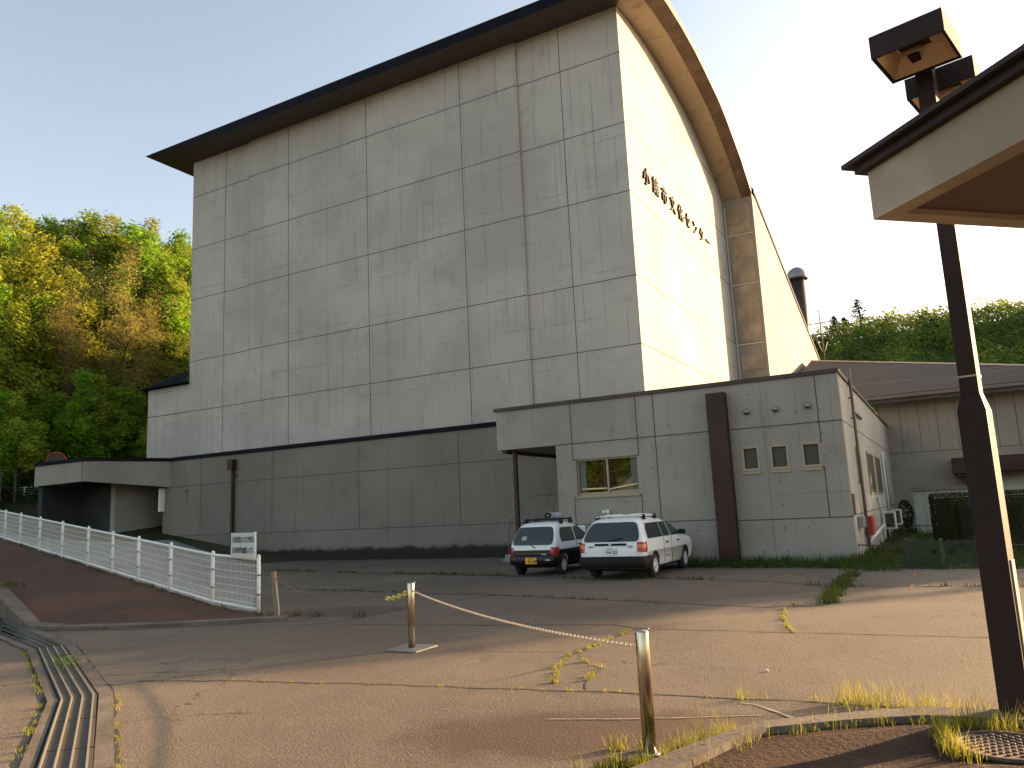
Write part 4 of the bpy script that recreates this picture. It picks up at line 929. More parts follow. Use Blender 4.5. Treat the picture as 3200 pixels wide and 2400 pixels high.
def side_patch(mb, S, side, poly, off=.006):   # poly: list of (z, y0, y1)
    for (za, a0, a1), (zb, b0, b1) in zip(poly, poly[1:]):
        for k in range(4):
            u0, u1 = k/4, (k+1)/4
            f = lambda z, y: (side*(interp(S, z)[3]+off), y, z)
            mb.face([f(za, a0+(a1-a0)*u0), f(za, a0+(a1-a0)*u1), f(zb, b0+(b1-b0)*u1), f(zb, b0+(b1-b0)*u0)], 0, True)
def end_patch(mb, S, poly, end=1, off=.006, curve=0):   # poly: (z, halfwidth) laid on the rear (end=1) or front (end=2) surface
    n = 16; r0 = {1: CRR, 2: CRF}[end]
    def f(z, w_, u):
        x = w_*(2*u-1); sgn = -1 if end == 1 else 1; q = interp(S, z); hw = q[3]; r = min(r0, hw*.9, (q[2]-q[1])*.45) if end == 2 else min(r0, hw*.9); e = abs(x)-(hw-r)
        yy = q[end] - sgn*(r-math.sqrt(max(0, r*r-e*e)) if e > 0 else 0) + sgn*off
        return (x*(1+off*.5), yy, z)
    zz = []
    for (za, wa), (zb, wb) in zip(poly, poly[1:]):
        k = max(1, int((zb-za)/.03)); zz += [(za+(zb-za)*i/k, wa+(wb-wa)*i/k) for i in range(k)]
    zz.append(poly[-1])
    for (za, wa), (zb, wb) in zip(zz, zz[1:]):
        for k in range(n): mb.face([f(za, wa, k/n), f(za, wa, (k+1)/n), f(zb, wb, (k+1)/n), f(zb, wb, k/n)], 0, True)
def cut_arches(o, axles, hw, r, zc):
    mb = MB()
    for y in axles:
        for sd in (-1, 1):
            mb.tube([(sd*(hw-.22), y, zc), (sd*(hw+.2), y, zc)], r, 28)
    c = mb.build('cut', M['plastic'])
    c.parent = o.parent; md = o.modifiers.new('b', 'BOOLEAN'); md.object = c; md.operation = 'DIFFERENCE'; md.solver = 'EXACT'
    bpy.context.view_layer.update(); dg = bpy.context.evaluated_depsgraph_get(); me = bpy.data.meshes.new_from_object(o.evaluated_get(dg))
    o.modifiers.clear(); o.data = me; bpy.data.objects.remove(c)
def wheel(car, x, y, r, w_, sd):
    mb = MB(); mb.lathe((0, 0, 0), [(r*.60, -w_*.5), (r*.93, -w_*.5), (r, -w_*.36), (r, w_*.36), (r*.93, w_*.5), (r*.60, w_*.5)], 28, caps=False)
    mb.v = [(x+sd*v[2], y+v[0], r+v[1]) for v in mb.v]; t = mb.build('wheel', M['tyre'], car, local=True)
    mb = MB(); mb.lathe((0, 0, 0), [(r*.62, w_*.40), (r*.62, w_*.47), (r*.55, w_*.48), (r*.50, w_*.36), (r*.26, w_*.40), (r*.2, w_*.50), (r*.08, w_*.52)], 24)
    mb.v = [(x+sd*v[2], y+v[0], r+v[1]) for v in mb.v]; mb.build('rim', M['rim'], t, local=True)
    mb = MB()
    for k in range(8):
        a = 2*math.pi*k/8; mb.tube([(0, 0, w_*.375), (0, 0, w_*.395)], r*.05, 8); L = len(mb.v)-16
        for q in range(L, L+16): v = mb.v[q]; mb.v[q] = (v[0]+r*.39*math.cos(a), v[1]+r*.39*math.sin(a), v[2]+.0)
    mb.v = [(x+sd*v[2], y+v[0], r+v[1]) for v in mb.v]; mb.build('rim_hole', M['dark'], t, local=True)
def place(mb, name, m, car): return mb.build(name, m, car, local=True)
def rack_bar(car, y, z, hw, m, feet):
    mb = MB(); mb.tube([(-hw, y, z), (hw, y, z)], .022, 8); place(mb, 'roof_bar', m, car)
    for s in (-1, 1): mb = MB(); mb.hexa([(s*hw-.05, y-.04, feet), (s*hw+.05, y-.04, feet), (s*hw+.05, y+.04, feet), (s*hw-.05, y+.04, feet), (s*hw-.04, y-.025, z+.03), (s*hw+.04, y-.025, z+.03), (s*hw+.04, y+.025, z+.03), (s*hw-.04, y+.025, z+.03)]); place(mb, 'rack_foot', M['plastic'], car)
def plate(car, y, z, m, num, inkm, top):
    mb = MB(); mb.box(-.165, .165, y-.012, y, z-.083, z+.083); p = place(mb, 'number_plate', m, car)
    o = text_obj('number', num, inkm, (.02, y-.0135, z-.025), (1, 0, 0), (0, 0, 1), None, size=.115, extrude=.0008, bold=.002); o.parent = p
    o = text_obj('region_text', top, inkm, (0, y-.0135, z+.052), (1, 0, 0), (0, 0, 1), None, size=.045, extrude=.0008); o.parent = p

# estate car
CRR, CRF = .17, .42
WS = [(.20, -1.98, 1.98, .72), (.30, -2.08, 2.08, .80), (.45, -2.12, 2.14, .825), (.62, -2.13, 2.15, .832), (.72, -2.12, 2.12, .832), (.80, -2.10, 2.02, .828), (.86, -2.085, 1.72, .822), (.91, -2.07, 1.18, .812), (.95, -2.05, .98, .80), (1.05, -1.99, .84, .765), (1.18, -1.89, .58, .715), (1.30, -1.78, .30, .665), (1.36, -1.70, .12, .63), (1.40, -1.60, -.10, .57), (1.425, -1.44, -.32, .47), (1.435, -1.2, -.6, .3)]
estate = thing('estate_car', (-7.12, 18.95, 0), 'white estate car with black bumper and white roof bars by the annex', 'car')
LV = [.20, .26, .32, .40, .48, .56, .64, .70, .75, .79, .82, .85, .88, .905, .93, .95, 1.0, 1.06, 1.12, 1.18, 1.24, 1.30, 1.33, 1.36, 1.385, 1.40, 1.415, 1.425, 1.435]
mb = MB(); shell(mb, WS, LV, .17, .42, lambda z, y: 1 if z < .25 else 0); bd = mb.build('body', [M['car_white'], M['plastic']], estate, local=True)
YWR, YWF = -1.30, 1.16
estate.location.y = 19.68
cut_arches(bd, (YWR, YWF), .83, .335, .29)
mb = MB(); shell(mb, [(.27, -2.13, -1.62, .80), (.33, -2.20, -1.62, .838), (.50, -2.20, -1.62, .846), (.545, -2.17, -1.62, .84)], [.27, .33, .42, .50, .545], .17, .01); bp = place(mb, 'rear_bumper', M['plastic'], estate)
mb = MB(); end_patch(mb, WS, [(.885, .62), (.91, .685), (.98, .70), (1.12, .665), (1.26, .60), (1.31, .55), (1.335, .47)], 1, .010); place(mb, 'rear_window', M['car_glass'], estate)
mb = MB(); end_patch(mb, WS, [(.60, .63), (.62, .66), (.88, .66)], 1, .003, .02); mb.v = mb.v; 
mb2 = MB(); mb2.bar((-.62, -2.137, .56), (.62, -2.137, .56), .02, .02); mb2.box(-.62, .62, -2.15, -2.10, .548, .565); place(mb2, 'tailgate_edge', M['car_white'], estate)
mb = MB(); mb.box(-.40, .40, -2.128, -2.09, .80, .848); place(mb, 'tailgate_trim', M['plastic'], estate)
mb = MB(); mb.bar((-.06, -2.10, .91), (.30, -2.07, .965), .02, .02); place(mb, 'rear_wiper', M['plastic'], estate)
mb = MB()
for s in (-1, 1): mb.box(s*.66-.025-.03*(s > 0), s*.66+.025+.03*(s < 0), -2.06, -2.055, 1.0, 1.0005) if False else None
for s in (-1, 1):
    mb = MB(); lv = [.64, .68, .74, .82, .87]; S2 = [(z, q[1]-.012, -1.86, q[3]+.008) for z in lv for q in [interp(WS, z)]]
    rings = [outline(z, a, b, c_2, .17, .02) for z, a, b, c_2 in S2]; 
    for k in range(len(rings)-1):
        n = len(rings[k])
        for j in range(n):
            A, B, C2, D2 = rings[k][j], rings[k][(j+1) % n], rings[k+1][(j+1) % n], rings[k+1][j]
            xm = (A[0]+B[0])/2; ym = (A[1]+B[1])/2
            if s*xm > .60 and ym < -1.87: mb.face([A, B, C2, D2], 0, True)
    tl_ = place(mb, 'tail_light', M['red_lens'], estate)
    mb = MB()
    for k in (2,):
        n = len(rings[k])
        for j in range(n):
            A, B, C2, D2 = [Vector(q) for q in (rings[k][j], rings[k][(j+1) % n], rings[k+1][(j+1) % n], rings[k+1][j])]
            xm = (A.x+B.x)/2; ym = (A.y+B.y)/2
            if s*xm > .60 and ym < -1.87: mb.face([p + Vector((s*.004, -.004, 0)) for p in (A, B, C2, D2)], 0, True)
    place(mb, 'indicator', M['amber_lens'], tl_)
for s in (-1, 1):
    for nm, poly in (('side_window', [(.93, -1.72, -.62), (1.02, -1.70, -.62), (1.16, -1.64, -.60), (1.29, -1.50, -.58)]), ('side_window', [(.93, -.58, -.02), (1.02, -.58, -.02), (1.16, -.56, -.03), (1.29, -.55, -.05)]), ('side_window', [(.93, .04, .86), (1.02, .04, .74), (1.16, .03, .46), (1.29, .01, .18)])):
        mb = MB(); side_patch(mb, WS, s, poly); place(mb, nm, M['car_glass'], estate)
    for y in (-.35, .62 - .05):
        mb = MB(); mb.box(s*.828-.012, s*.828+.018, y-.10, y+.10, .765, .80); place(mb, 'door_handle', M['plastic'], estate)
    mb = MB()
    for y in (-.60, .0): mb.box(s*.831-.004, s*.831+.004, y-.006, y+.006, .30, .92)
    place(mb, 'door_seam', M['dark'], estate)
    mb = MB(); mb.hexa([(s*.80, .74, .93), (s*.98, .70, .93), (s*.98, .82, .95), (s*.80, .84, .95), (s*.80, .74, 1.05), (s*.97, .70, 1.05), (s*.97, .80, 1.03), (s*.80, .84, 1.03)]); place(mb, 'door_mirror', M['plastic'], estate)
    for y in (YWR, YWF): wheel(estate, s*.735, y, .285, .165, s)
    mb = MB(); mb.box(s*.58-.02, s*.58+.02, -1.45, -.35, 1.455, 1.485); place(mb, 'roof_rail', M['white_paint'], estate)
mb = MB(); end_patch(mb, WS, [(.97, .66), (1.1, .62), (1.28, .52)], 2, .006, .12); place(mb, 'windscreen', M['car_glass'], estate)
for y in (-1.35, -.55): rack_bar(estate, y, 1.475, .60, M['white_paint'], 1.38)
mb = MB(); mb.bar((-.34, -1.45, 1.50), (-.34, -.3, 1.50), .03, .03); mb.bar((.30, -1.45, 1.50), (.30, -.3, 1.50), .03, .03); place(mb, 'cross_rail', M['white_paint'], estate)
for s in (-1, 1): mb = MB(); mb.box(s*.50-.06, s*.50+.06, -2.13, -2.115, .755, .795); place(mb, 'badge', M['grey_horn'], estate)
mb = MB(); mb.tube([(0, -2.125, .825), (0, -2.138, .825)], .035, 14); place(mb, 'emblem', M['rim'], estate)
plate(estate, -2.132, .665, M['plate_white'], '·94-20', M['plate_green'], '長野 45')
mb = MB()
for s in (1,): mb.box(s*.8335, s*.8350, -.52, -.18, .44, .475)
place(mb, 'side_script', M['frame'], estate)

# small two-tone hatchback
CRR, CRF = .15, .36
KS = [(.20, -1.42, 1.45, .58), (.30, -1.56, 1.58, .66), (.45, -1.62, 1.63, .69), (.60, -1.63, 1.63, .70), (.70, -1.62, 1.58, .698), (.78, -1.60, 1.42, .692), (.84, -1.585, 1.12, .685), (.88, -1.57, .92, .677), (.95, -1.54, .82, .66), (1.06, -1.48, .64, .625), (1.2, -1.38, .38, .58), (1.29, -1.29, .18, .545), (1.34, -1.20, .0, .50), (1.375, -1.06, -.2, .42), (1.39, -.85, -.4, .28)]
hatch = thing('hatchback_car', (-9.80, 20.28, 0), 'small white hatchback with black lower half and loudspeaker on its roof rack', 'car')
LK = [.20, .25, .30, .38, .46, .54, .60, .64, .67, .70, .74, .78, .81, .84, .86, .88, .95, 1.0, 1.06, 1.13, 1.2, 1.25, 1.29, 1.315, 1.34, 1.36, 1.375, 1.39]
mb = MB(); shell(mb, KS, LK, .15, .36, lambda z, y: 1 if z < .67 else 0); bd = mb.build('body', [M['car_white'], M['car_black']], hatch, local=True)
KR, KF = -1.12, 1.18
cut_arches(bd, (KR, KF), .70, .30, .265)
mb = MB(); shell(mb, [(.27, -1.62, -1.25, .66), (.32, -1.685, -1.25, .70), (.48, -1.69, -1.25, .71), (.53, -1.66, -1.25, .705)], [.27, .32, .40, .48, .53], .15, .01); place(mb, 'rear_bumper', M['car_black'], hatch)
mb = MB(); end_patch(mb, KS, [(.80, .50), (.825, .575), (.93, .60), (1.08, .575), (1.21, .525), (1.255, .48), (1.27, .42)], 1, .010); place(mb, 'rear_window', M['car_glass'], hatch)
mb = MB(); mb.box(-.33, -.19, -1.57, -1.552, .93, 1.03); mb.v = [(x, y+.02, z) if False else (x, interp(KS, z)[1]-.012, z) for x, y, z in mb.v]; place(mb, 'window_sticker', M['plate_white'], hatch)
mb = MB(); mb.bar((-.05, -1.60, .82), (.10, -1.63, .72), .018, .018); place(mb, 'rear_wiper', M['plastic'], hatch)
mb = MB(); mb.box(-.52, .52, -1.645, -1.60, .575, .585); place(mb, 'tailgate_strip', M['frame'], hatch)
mb = MB(); mb.box(.28, .42, -1.645, -1.62, .545, .565); place(mb, 'badge', M['rim'], hatch)
mb = MB(); mb.box(.42, .56, -1.70, -1.66, .40, .43); place(mb, 'reversing_light', M['rim'], hatch)
for s in (-1, 1):
    mb = MB(); lv = [.53, .58, .64, .70, .74]; rings = [outline(z, interp(KS, z)[1]-.012, -1.40, interp(KS, z)[3]+.008, .15, .02) for z in lv]
    for k in range(len(rings)-1):
        n = len(rings[k])
        for j in range(n):
            A, B, C2, D2 = rings[k][j], rings[k][(j+1) % n], rings[k+1][(j+1) % n], rings[k+1][j]
            xm = (A[0]+B[0])/2; ym = (A[1]+B[1])/2
            if s*xm > .535 and ym < -1.41: mb.face([A, B, C2, D2], 0, True)
    place(mb, 'tail_light', M['red_lens'], hatch)
    for poly in ([(.86, -1.20, -.32), (.95, -1.22, -.32), (1.1, -1.18, -.31), (1.235, -1.05, -.30)], [(.86, -.26, .72), (.95, -.26, .62), (1.1, -.25, .36), (1.235, -.24, .12)]):
        mb = MB(); side_patch(mb, KS, s, poly); place(mb, 'side_window', M['car_glass'], hatch)
    mb = MB(); mb.box(s*.695-.01, s*.695+.016, -.12, .02, .725, .765); place(mb, 'door_handle', M['plastic'], hatch)
    mb = MB(); mb.box(s*.699-.004, s*.699+.004, -.285, -.275, .30, .85); place(mb, 'door_seam', M['dark'], hatch)
    mb = MB(); mb.hexa([(s*.66, .58, .88), (s*.84, .55, .88), (s*.84, .64, .89), (s*.66, .66, .89), (s*.66, .58, .99), (s*.83, .55, .99), (s*.83, .63, .98), (s*.66, .66, .98)]); place(mb, 'door_mirror', M['plastic'], hatch)
    for y in (KR, KF): wheel(hatch, s*.615, y, .262, .15, s)
mb = MB(); end_patch(mb, KS, [(.90, .56), (1.05, .54), (1.22, .46)], 2, .006, .10); place(mb, 'windscreen', M['car_glass'], hatch)
for y in (-.85, -.25): rack_bar(hatch, y, 1.455, .53, M['plastic'], 1.335)
mb = MB(); mb.lathe((0, 0, 0), [(.105, 0), (.11, .01), (.085, .10), (.05, .16), (.085, .17), (.10, .28), (.10, .36), (.06, .38)], 20); mb.v = [(.08+v[0]*1.15+v[2]*.55, -.70+v[2]*.8, 1.56+v[1]*.85) for v in mb.v]; hp = place(mb, 'loudspeaker', M['grey_horn'], hatch)
mb = MB(); mb.lathe((0, 0, 0), [(.098, -.004), (.094, -.0041), (.03, .03)], 18); mb.v = [(.08+v[0]*1.15+v[2]*.55-.004, -.706+v[2]*.8, 1.56+v[1]*.85) for v in mb.v]; mb.build('horn_mouth', M['dark'], hp, local=True)
mb = MB(); mb.lathe((0, 0, 0), [(.025, -.006), (.01, -.02)], 10); mb.v = [(.08+v[0]+v[2]*.55-.006, -.712+v[2]*.8, 1.56+v[1]) for v in mb.v]; mb.build('horn_core', M['rim'], hp, local=True)
mb = MB(); mb.box(.10, .18, -.6, -.45, 1.43, 1.475); place(mb, 'strap', M['blue'], hatch)
plate(hatch, -1.70, .40, M['plate_yellow'], '·62-89', M['black'], '長野 50')

# ------------------------------------------------------------------ vegetation
def rnd_dir():
    while True:
        v = Vector((random.uniform(-1, 1), random.uniform(-1, 1), random.uniform(-1, 1)))
        if .05 < v.length < 1: return v.normalized()
def leaf(mb, c, s, n=None, m=0):
    n = n or rnd_dir(); u = n.cross(Vector((.3, .5, .8))).normalized()*s; v = n.cross(u).normalized()*s*.62; k = random.uniform(.3, .7)
    mb.face([c-u, c-u*.1+v*k, c+u, c-u*.1-v*k*.9], m)
def grow(tr, p, d, L, r, depth, ends, up_=.25, spread=.7):
    pts = [p]; rs = [r]; q = p.copy(); dd = d.copy()
    for k in range(4):
        dd = (dd + rnd_dir()*.18 + Vector((0, 0, up_*.12))).normalized(); q = q + dd*L/4; pts.append(q.copy()); rs.append(r*(1-.5*(k+1)/4))
    tr.tube(pts, rs, 6 if depth > 1 else 4, cap=False)
    if depth == 0: ends.append((q, dd)); return
    if depth <= 1: ends.append((pts[2], dd))
    for k in range(random.choice((2, 3, 3))):
        nd = (dd + rnd_dir()*spread + Vector((0, 0, up_))).normalized(); grow(tr, pts[random.choice((2, 3, 4))], nd, L*random.uniform(.6, .8), r*.5, depth-1, ends, up_, spread)
def make_tree(h, cr, leafm, barkm, nleaf, ls, cl=1.0, fork=.35, spread=.75, up_=.25, wide=1.0):
    tr = MB(); ends = []; base = Vector((0, 0, -.4)); pts = [base]; rs = [.016*h]; q = base.copy(); d = Vector((random.uniform(-.06, .06), random.uniform(-.06, .06), 1)).normalized()
    n = 7
    for k in range(n):
        d = (d + rnd_dir()*.07 + Vector((0, 0, .1))).normalized(); q = q + d*h*.82/n; pts.append(q.copy()); rs.append(.016*h*(1-.75*(k+1)/n))
    tr.tube(pts, rs, 8)
    for k in range(2, n+1):
        for j in range(3 if k > 2 else 2):
            a = random.uniform(0, 6.28); t_ = (k/n-fork)/(1-fork) if k/n > fork else 0
            if k/n < fork: continue
            L = cr*(1.05-.65*t_)*random.uniform(.75, 1.1)*.62; nd = Vector((math.cos(a)*wide, math.sin(a)*wide, random.uniform(.15, .9)))
            grow(tr, pts[k]-Vector((0, 0, random.uniform(0, h*.08))), nd.normalized(), L, .006*h, 2, ends, up_, spread)
    grow(tr, pts[-1], Vector((0, 0, 1)), h*.14, .004*h, 2, ends, up_, spread)
    cw = MB(); per = max(4, nleaf//max(1, len(ends)))
    for q, d in ends:
        for _ in range(per):
            o = rnd_dir()*random.random()**.6*cl; o.z *= .75; nn = (rnd_dir() + Vector((0, 0, .6)) + o.normalized()*.5).normalized(); leaf(cw, q+o, ls*random.uniform(.6, 1.25), nn)
    return tr, cw, leafm, barkm
def proto(args, name):
    tr, cw, lm, bm_ = args
    r0 = thing(name, (0, 0, 0), 'x', 'tree')
    tr.build('trunk', bm_, r0, fix=False); cw.build('crown', lm, r0, fix=False); return r0
protos = {
 'green': proto(make_tree(12, 4.3, M['leaf_green'], M['bark'], 12000, .27, 1.2), 'broadleaf_tree'),
 'green2': proto(make_tree(13, 4.0, M['leaf_green'], M['bark'], 12000, .27, 1.25, .25, .8), 'broadleaf_tree'),
 'olive': proto(make_tree(13, 4.2, M['leaf_olive'], M['bark'], 12000, .225, 1.05, .35, .7, .35), 'budding_tree'),
 'olive2': proto(make_tree(12, 4.6, M['leaf_olive'], M['bark'], 12000, .225, 1.1, .3, .8, .3), 'budding_tree'),
 'brown': proto(make_tree(13, 4.2, M['leaf_brown'], M['bark'], 9000, .11, 1.1, .42, .65, .4), 'bare_tree'),
 'brown2': proto(make_tree(12, 3.8, M['leaf_brown'], M['bark'], 9000, .11, 1.1, .38, .65, .45), 'bare_tree'),
 'pine': proto(make_tree(14, 2.6, M['leaf_dark'], M['bark_red'], 8000, .18, .8, .55, .8, .1), 'red_pine')}
used = set()
desc = {'green': ('vivid green leafy tree', 'tree'), 'green2': ('vivid green leafy tree', 'tree'), 'olive': ('yellow olive tree in spring bud', 'tree'), 'olive2': ('yellow olive tree in spring bud', 'tree'), 'brown': ('thin brownish tree with bare branches', 'tree'), 'brown2': ('thin brownish tree with bare branches', 'tree'), 'pine': ('red trunked pine tree', 'tree')}
def put_tree(kind, x, y, z, s, label, group, rz=None):
    o = protos[kind]
    if kind in used: o = copy_tree(o)
    used.add(kind); o.location = (x, y, z); o['_o'] = [x, y, z]; o.scale = (s, s, s*random.uniform(.94, 1.08)); o.rotation_euler = (0, 0, random.uniform(0, 6.28) if rz is None else rz)
    o['label'] = label; o['category'] = 'tree'; o['group'] = group; return o
# (azimuth measured as picture x at the crest, distance, kind, scale)
def at_az(px, r):
    u = (px-0)/590; d = Vector((-.892+u*(.106), .452+u*.167, 0)).normalized(); return d*r
rowsL = [(60, [(-150, 'olive2', .8), (-40, 'olive', .85), (55, 'olive2', .78), (150, 'green2', .62), (225, 'brown2', .85), (300, 'brown', .95), (365, 'green', .55), (430, 'brown', .85), (500, 'brown2', .85), (560, 'green', .62)]),
 (54, [(-90, 'green', .5), (20, 'green2', .5), (90, 'olive2', .5), (180, 'green', .46), (250, 'green2', .5), (320, 'olive', .5), (395, 'green', .45), (460, 'green2', .42), (530, 'olive2', .48)]),
 (63, [(-120, 'green2', .85), (-5, 'green', .8), (120, 'green', .8), (210, 'olive', .85), (335, 'green2', .75), (470, 'olive2', .8), (540, 'green2', .75)]),
 (67, [(-100, 'olive', .95), (10, 'olive2', .95), (100, 'olive', 1.0), (190, 'green', .8), (265, 'brown2', 1.0), (345, 'brown', 1.05), (420, 'green2', .85), (490, 'green', .95), (555, 'olive', .8)]),
 (75, [(-60, 'green2', 1.0), (45, 'olive', 1.05), (140, 'olive2', 1.0), (235, 'brown', 1.05), (330, 'green2', 1.0), (410, 'green', 1.05), (480, 'green2', 1.0), (550, 'green', .95)]),
 (84, [(-20, 'green', 1.0), (30, 'olive', 1.05), (80, 'green2', 1.0), (130, 'green', 1.0), (185, 'olive2', 1.05), (230, 'green2', 1.0), (325, 'green', 1.05), (280, 'green', 1.0), (375, 'olive', 1.05), (455, 'green2', 1.0), (530, 'green', 1.0), (600, 'olive', 1.0)]),
 (93, [(-30, 'green', .95), (65, 'pine', .95), (20, 'green2', 1.0), (115, 'green', 1.0), (165, 'green2', 1.05), (210, 'olive', 1.05), (250, 'green', 1.1), (295, 'green2', 1.1), (385, 'green2', 1.1), (470, 'olive', 1.1), (340, 'olive', 1.05), (430, 'green', 1.0), (510, 'olive2', 1.0), (585, 'green2', 1.0)]),
 (101, [(-10, 'green', .95), (50, 'olive', .95), (105, 'green2', .95), (160, 'green', 1.0), (210, 'green2', .95), (265, 'green', 1.0), (320, 'olive2', .95), (370, 'green', 1.0), (420, 'green2', 1.0), (475, 'olive', .95), (530, 'green', 1.0), (580, 'green2', .95)]),
 (70, [(515, 'pine', .85), (575, 'pine', .8), (455, 'pine', .8)])]
rname = {60: 'lowest row on the left slope', 54: 'shrubby foot of the left slope', 63: 'just above the lowest row of the left slope', 67: 'second row up the left slope', 75: 'middle of the left slope', 84: 'upper left slope', 93: 'skyline of the left slope', 101: 'behind the skyline of the left slope', 70: 'gap beside the tower edge'}
def placew(px):
    return 'beyond the left frame edge' if px < 0 else 'far left' if px < 110 else 'left of centre' if px < 230 else 'centre' if px < 350 else 'right of centre' if px < 470 else 'next to the tower' if px < 600 else 'behind the tower corner'
cnt = {}
for r0, lst in rowsL:
    for px, kind, s in lst:
        p = at_az(px, r0 + random.uniform(-2, 2)); base_ = desc[kind][0]; w_ = placew(px); lab = f'{base_}, {rname[r0]}, {w_}'.replace('beyond the left frame edge', 'left edge').replace('yellow olive tree in spring bud', 'yellow olive budding tree').replace('thin brownish tree with bare branches', 'thin brownish bare tree').replace('just above the lowest row of the left slope', 'just above the lowest row')
        put_tree(kind, p.x, p.y, hill_z(p.x, p.y), s*(.97 if r0 < 80 else .86), lab, 'trees on the left hillside')
# trees behind the camera that show only as a reflection in the annex window
for x, y, k in ((-25, -17, 'green'), (-30, -24, 'green2')):
    put_tree(k, x, y, 0, .9, 'leafy tree behind the photographer, seen only as a reflection in the annex window', 'trees behind the photographer')
# undergrowth on the slope
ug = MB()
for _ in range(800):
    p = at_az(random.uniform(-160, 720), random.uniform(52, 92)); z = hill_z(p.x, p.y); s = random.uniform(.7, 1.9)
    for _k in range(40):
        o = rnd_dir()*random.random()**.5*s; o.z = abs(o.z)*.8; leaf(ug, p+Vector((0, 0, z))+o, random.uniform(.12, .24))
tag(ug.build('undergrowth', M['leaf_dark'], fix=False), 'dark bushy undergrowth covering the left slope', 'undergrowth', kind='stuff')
# forest on the right-hand hill, plus unseen crowns added to shade the lot
fo = MB()
def crown(cx, cy, cz, r, n, ls, m=0):
    for _ in range(n):
        d = rnd_dir(); d.z = abs(d.z)*1.1 - .25; rr = r*(.82+.2*random.random()); c = Vector((cx, cy, cz)) + d*rr + rnd_dir()*.25*r*.5
        leaf(fo, c, ls*random.uniform(.6, 1.3), (d + rnd_dir()*.8).normalized(), m)
for _ in range(1050):
    x = random.uniform(-60, 60); y = random.uniform(138, 214); r = random.uniform(2.0, 4.0)
    crown(x, y, rhill_z(x, y)+r*random.uniform(.3, .95), r, 125, .44, (2 if random.random() < (.5 if y > 192 else .12) else 1 if random.random() < .5 else 0))
for _ in range(70):  # out-of-view crowns added to throw shade on lot and annex side
    x = random.uniform(9.5, 31); y = random.uniform(44, 57); r = random.uniform(1.6, 2.6)
    if (x+1.9)*.805-(y-12.5)*.593 > -2.5 - .9*math.sin(x*1.3): continue
    for zz in (2.5, 5.5, 8.6, 10.8): crown(x+random.uniform(-.5, .5), y, zz, r*(1 if zz < 10 else .75), 110, .4)
tag(fo.build('forest', [M['leaf_far'], M['leaf_far_dark'], M['leaf_far_bright']], fix=False), 'dense green forest covering the hill behind the hall roof, plus unseen crowns added for shade', 'forest', kind='stuff')
def ridge_pine(x, y, h, label):
    t = thing('ridge_pine', (x, y, rhill_z(x, y)), label, 'tree', 'dark pines on the ridge'); z0 = rhill_z(x, y); mb = MB(); mb.tube([(x, y, z0), (x+.3, y, z0+h*.5), (x, y, z0+h)], [.35, .25, .06], 7); cw = MB()
    for k in range(11):
        f = .38+.6*k/10; zz = z0+h*f; L = (1.08-f)*h*.55
        for j in range(4):
            a = random.uniform(0, 6.28); e = Vector((math.cos(a)*L, math.sin(a)*L, random.uniform(-.1, .25)*L)); p = Vector((x, y, zz)); mb.tube([p, p+e], [.09, .03], 4)
            for q in range(26):
                u = random.uniform(.35, 1.0); leaf(cw, p+e*u+rnd_dir()*.5*random.random(), random.uniform(.2, .42), (Vector((0, 0, 1))+rnd_dir()*.5).normalized())
    mb.build('trunk', M['bark'], t, fix=False); cw.build('crown', M['needle'], t, fix=False)
ridge_pine(-13.5, 206, 9.0, 'tallest dark pine standing on the ridge, its top leaning right'); ridge_pine(-19.5, 207, 6.6, 'dark pine left of the tallest one on the ridge'); ridge_pine(-17.0, 206, 5.6, 'low dark pine in the middle of the ridge clump')

def hedge(x0, x1, y0, y1, z1, label, group='clipped hedges behind the gate'):
    mb = MB(); vol = (x1-x0)*(z1)*3
    n = int(3400*(x1-x0)/2)
    for _ in range(n):
        f = random.random()
        if f < .4: p = Vector((random.uniform(x0, x1), random.uniform(y0, y1), z1))
        elif f < .8: p = Vector((random.uniform(x0, x1), y0, random.uniform(.1, z1)))
        else: p = Vector((x0, random.uniform(y0, y1), random.uniform(.1, z1)))
        p += rnd_dir()*.07; leaf(mb, p, random.uniform(.025, .055))
    t = thing('hedge', ((x0+x1)/2, (y0+y1)/2, 0), label, 'hedge', group); mb.build('foliage', M['leaf_hedge'], t, fix=False)
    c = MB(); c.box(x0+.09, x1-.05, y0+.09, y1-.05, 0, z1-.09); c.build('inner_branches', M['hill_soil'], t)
hedge(.18, 4.2, 25.0, 26.1, 1.42, 'nearer clipped dark hedge with sunlit top behind the gate'); hedge(-.46, 4.5, 30.0, 31.0, 1.58, 'farther taller clipped hedge in front of the shed')
mb = MB()
for _ in range(700): o = rnd_dir(); leaf(mb, Vector((-1.75, HY-1.2, .75))+Vector((o.x*.3, o.y*.3, o.z*.65)), random.uniform(.05, .1))
sb_ = thing('shrub', (-1.75, HY-1.2, 0), 'small dark shrub in the corner between annex and hall', 'shrub'); mb.build('foliage', M['leaf_hedge'], sb_, fix=False); mb = MB(); mb.tube([(-1.75, HY-1.2, 0), (-1.73, HY-1.2, .7)], [.04, .02], 5); mb.build('stem', M['bark'], sb_)

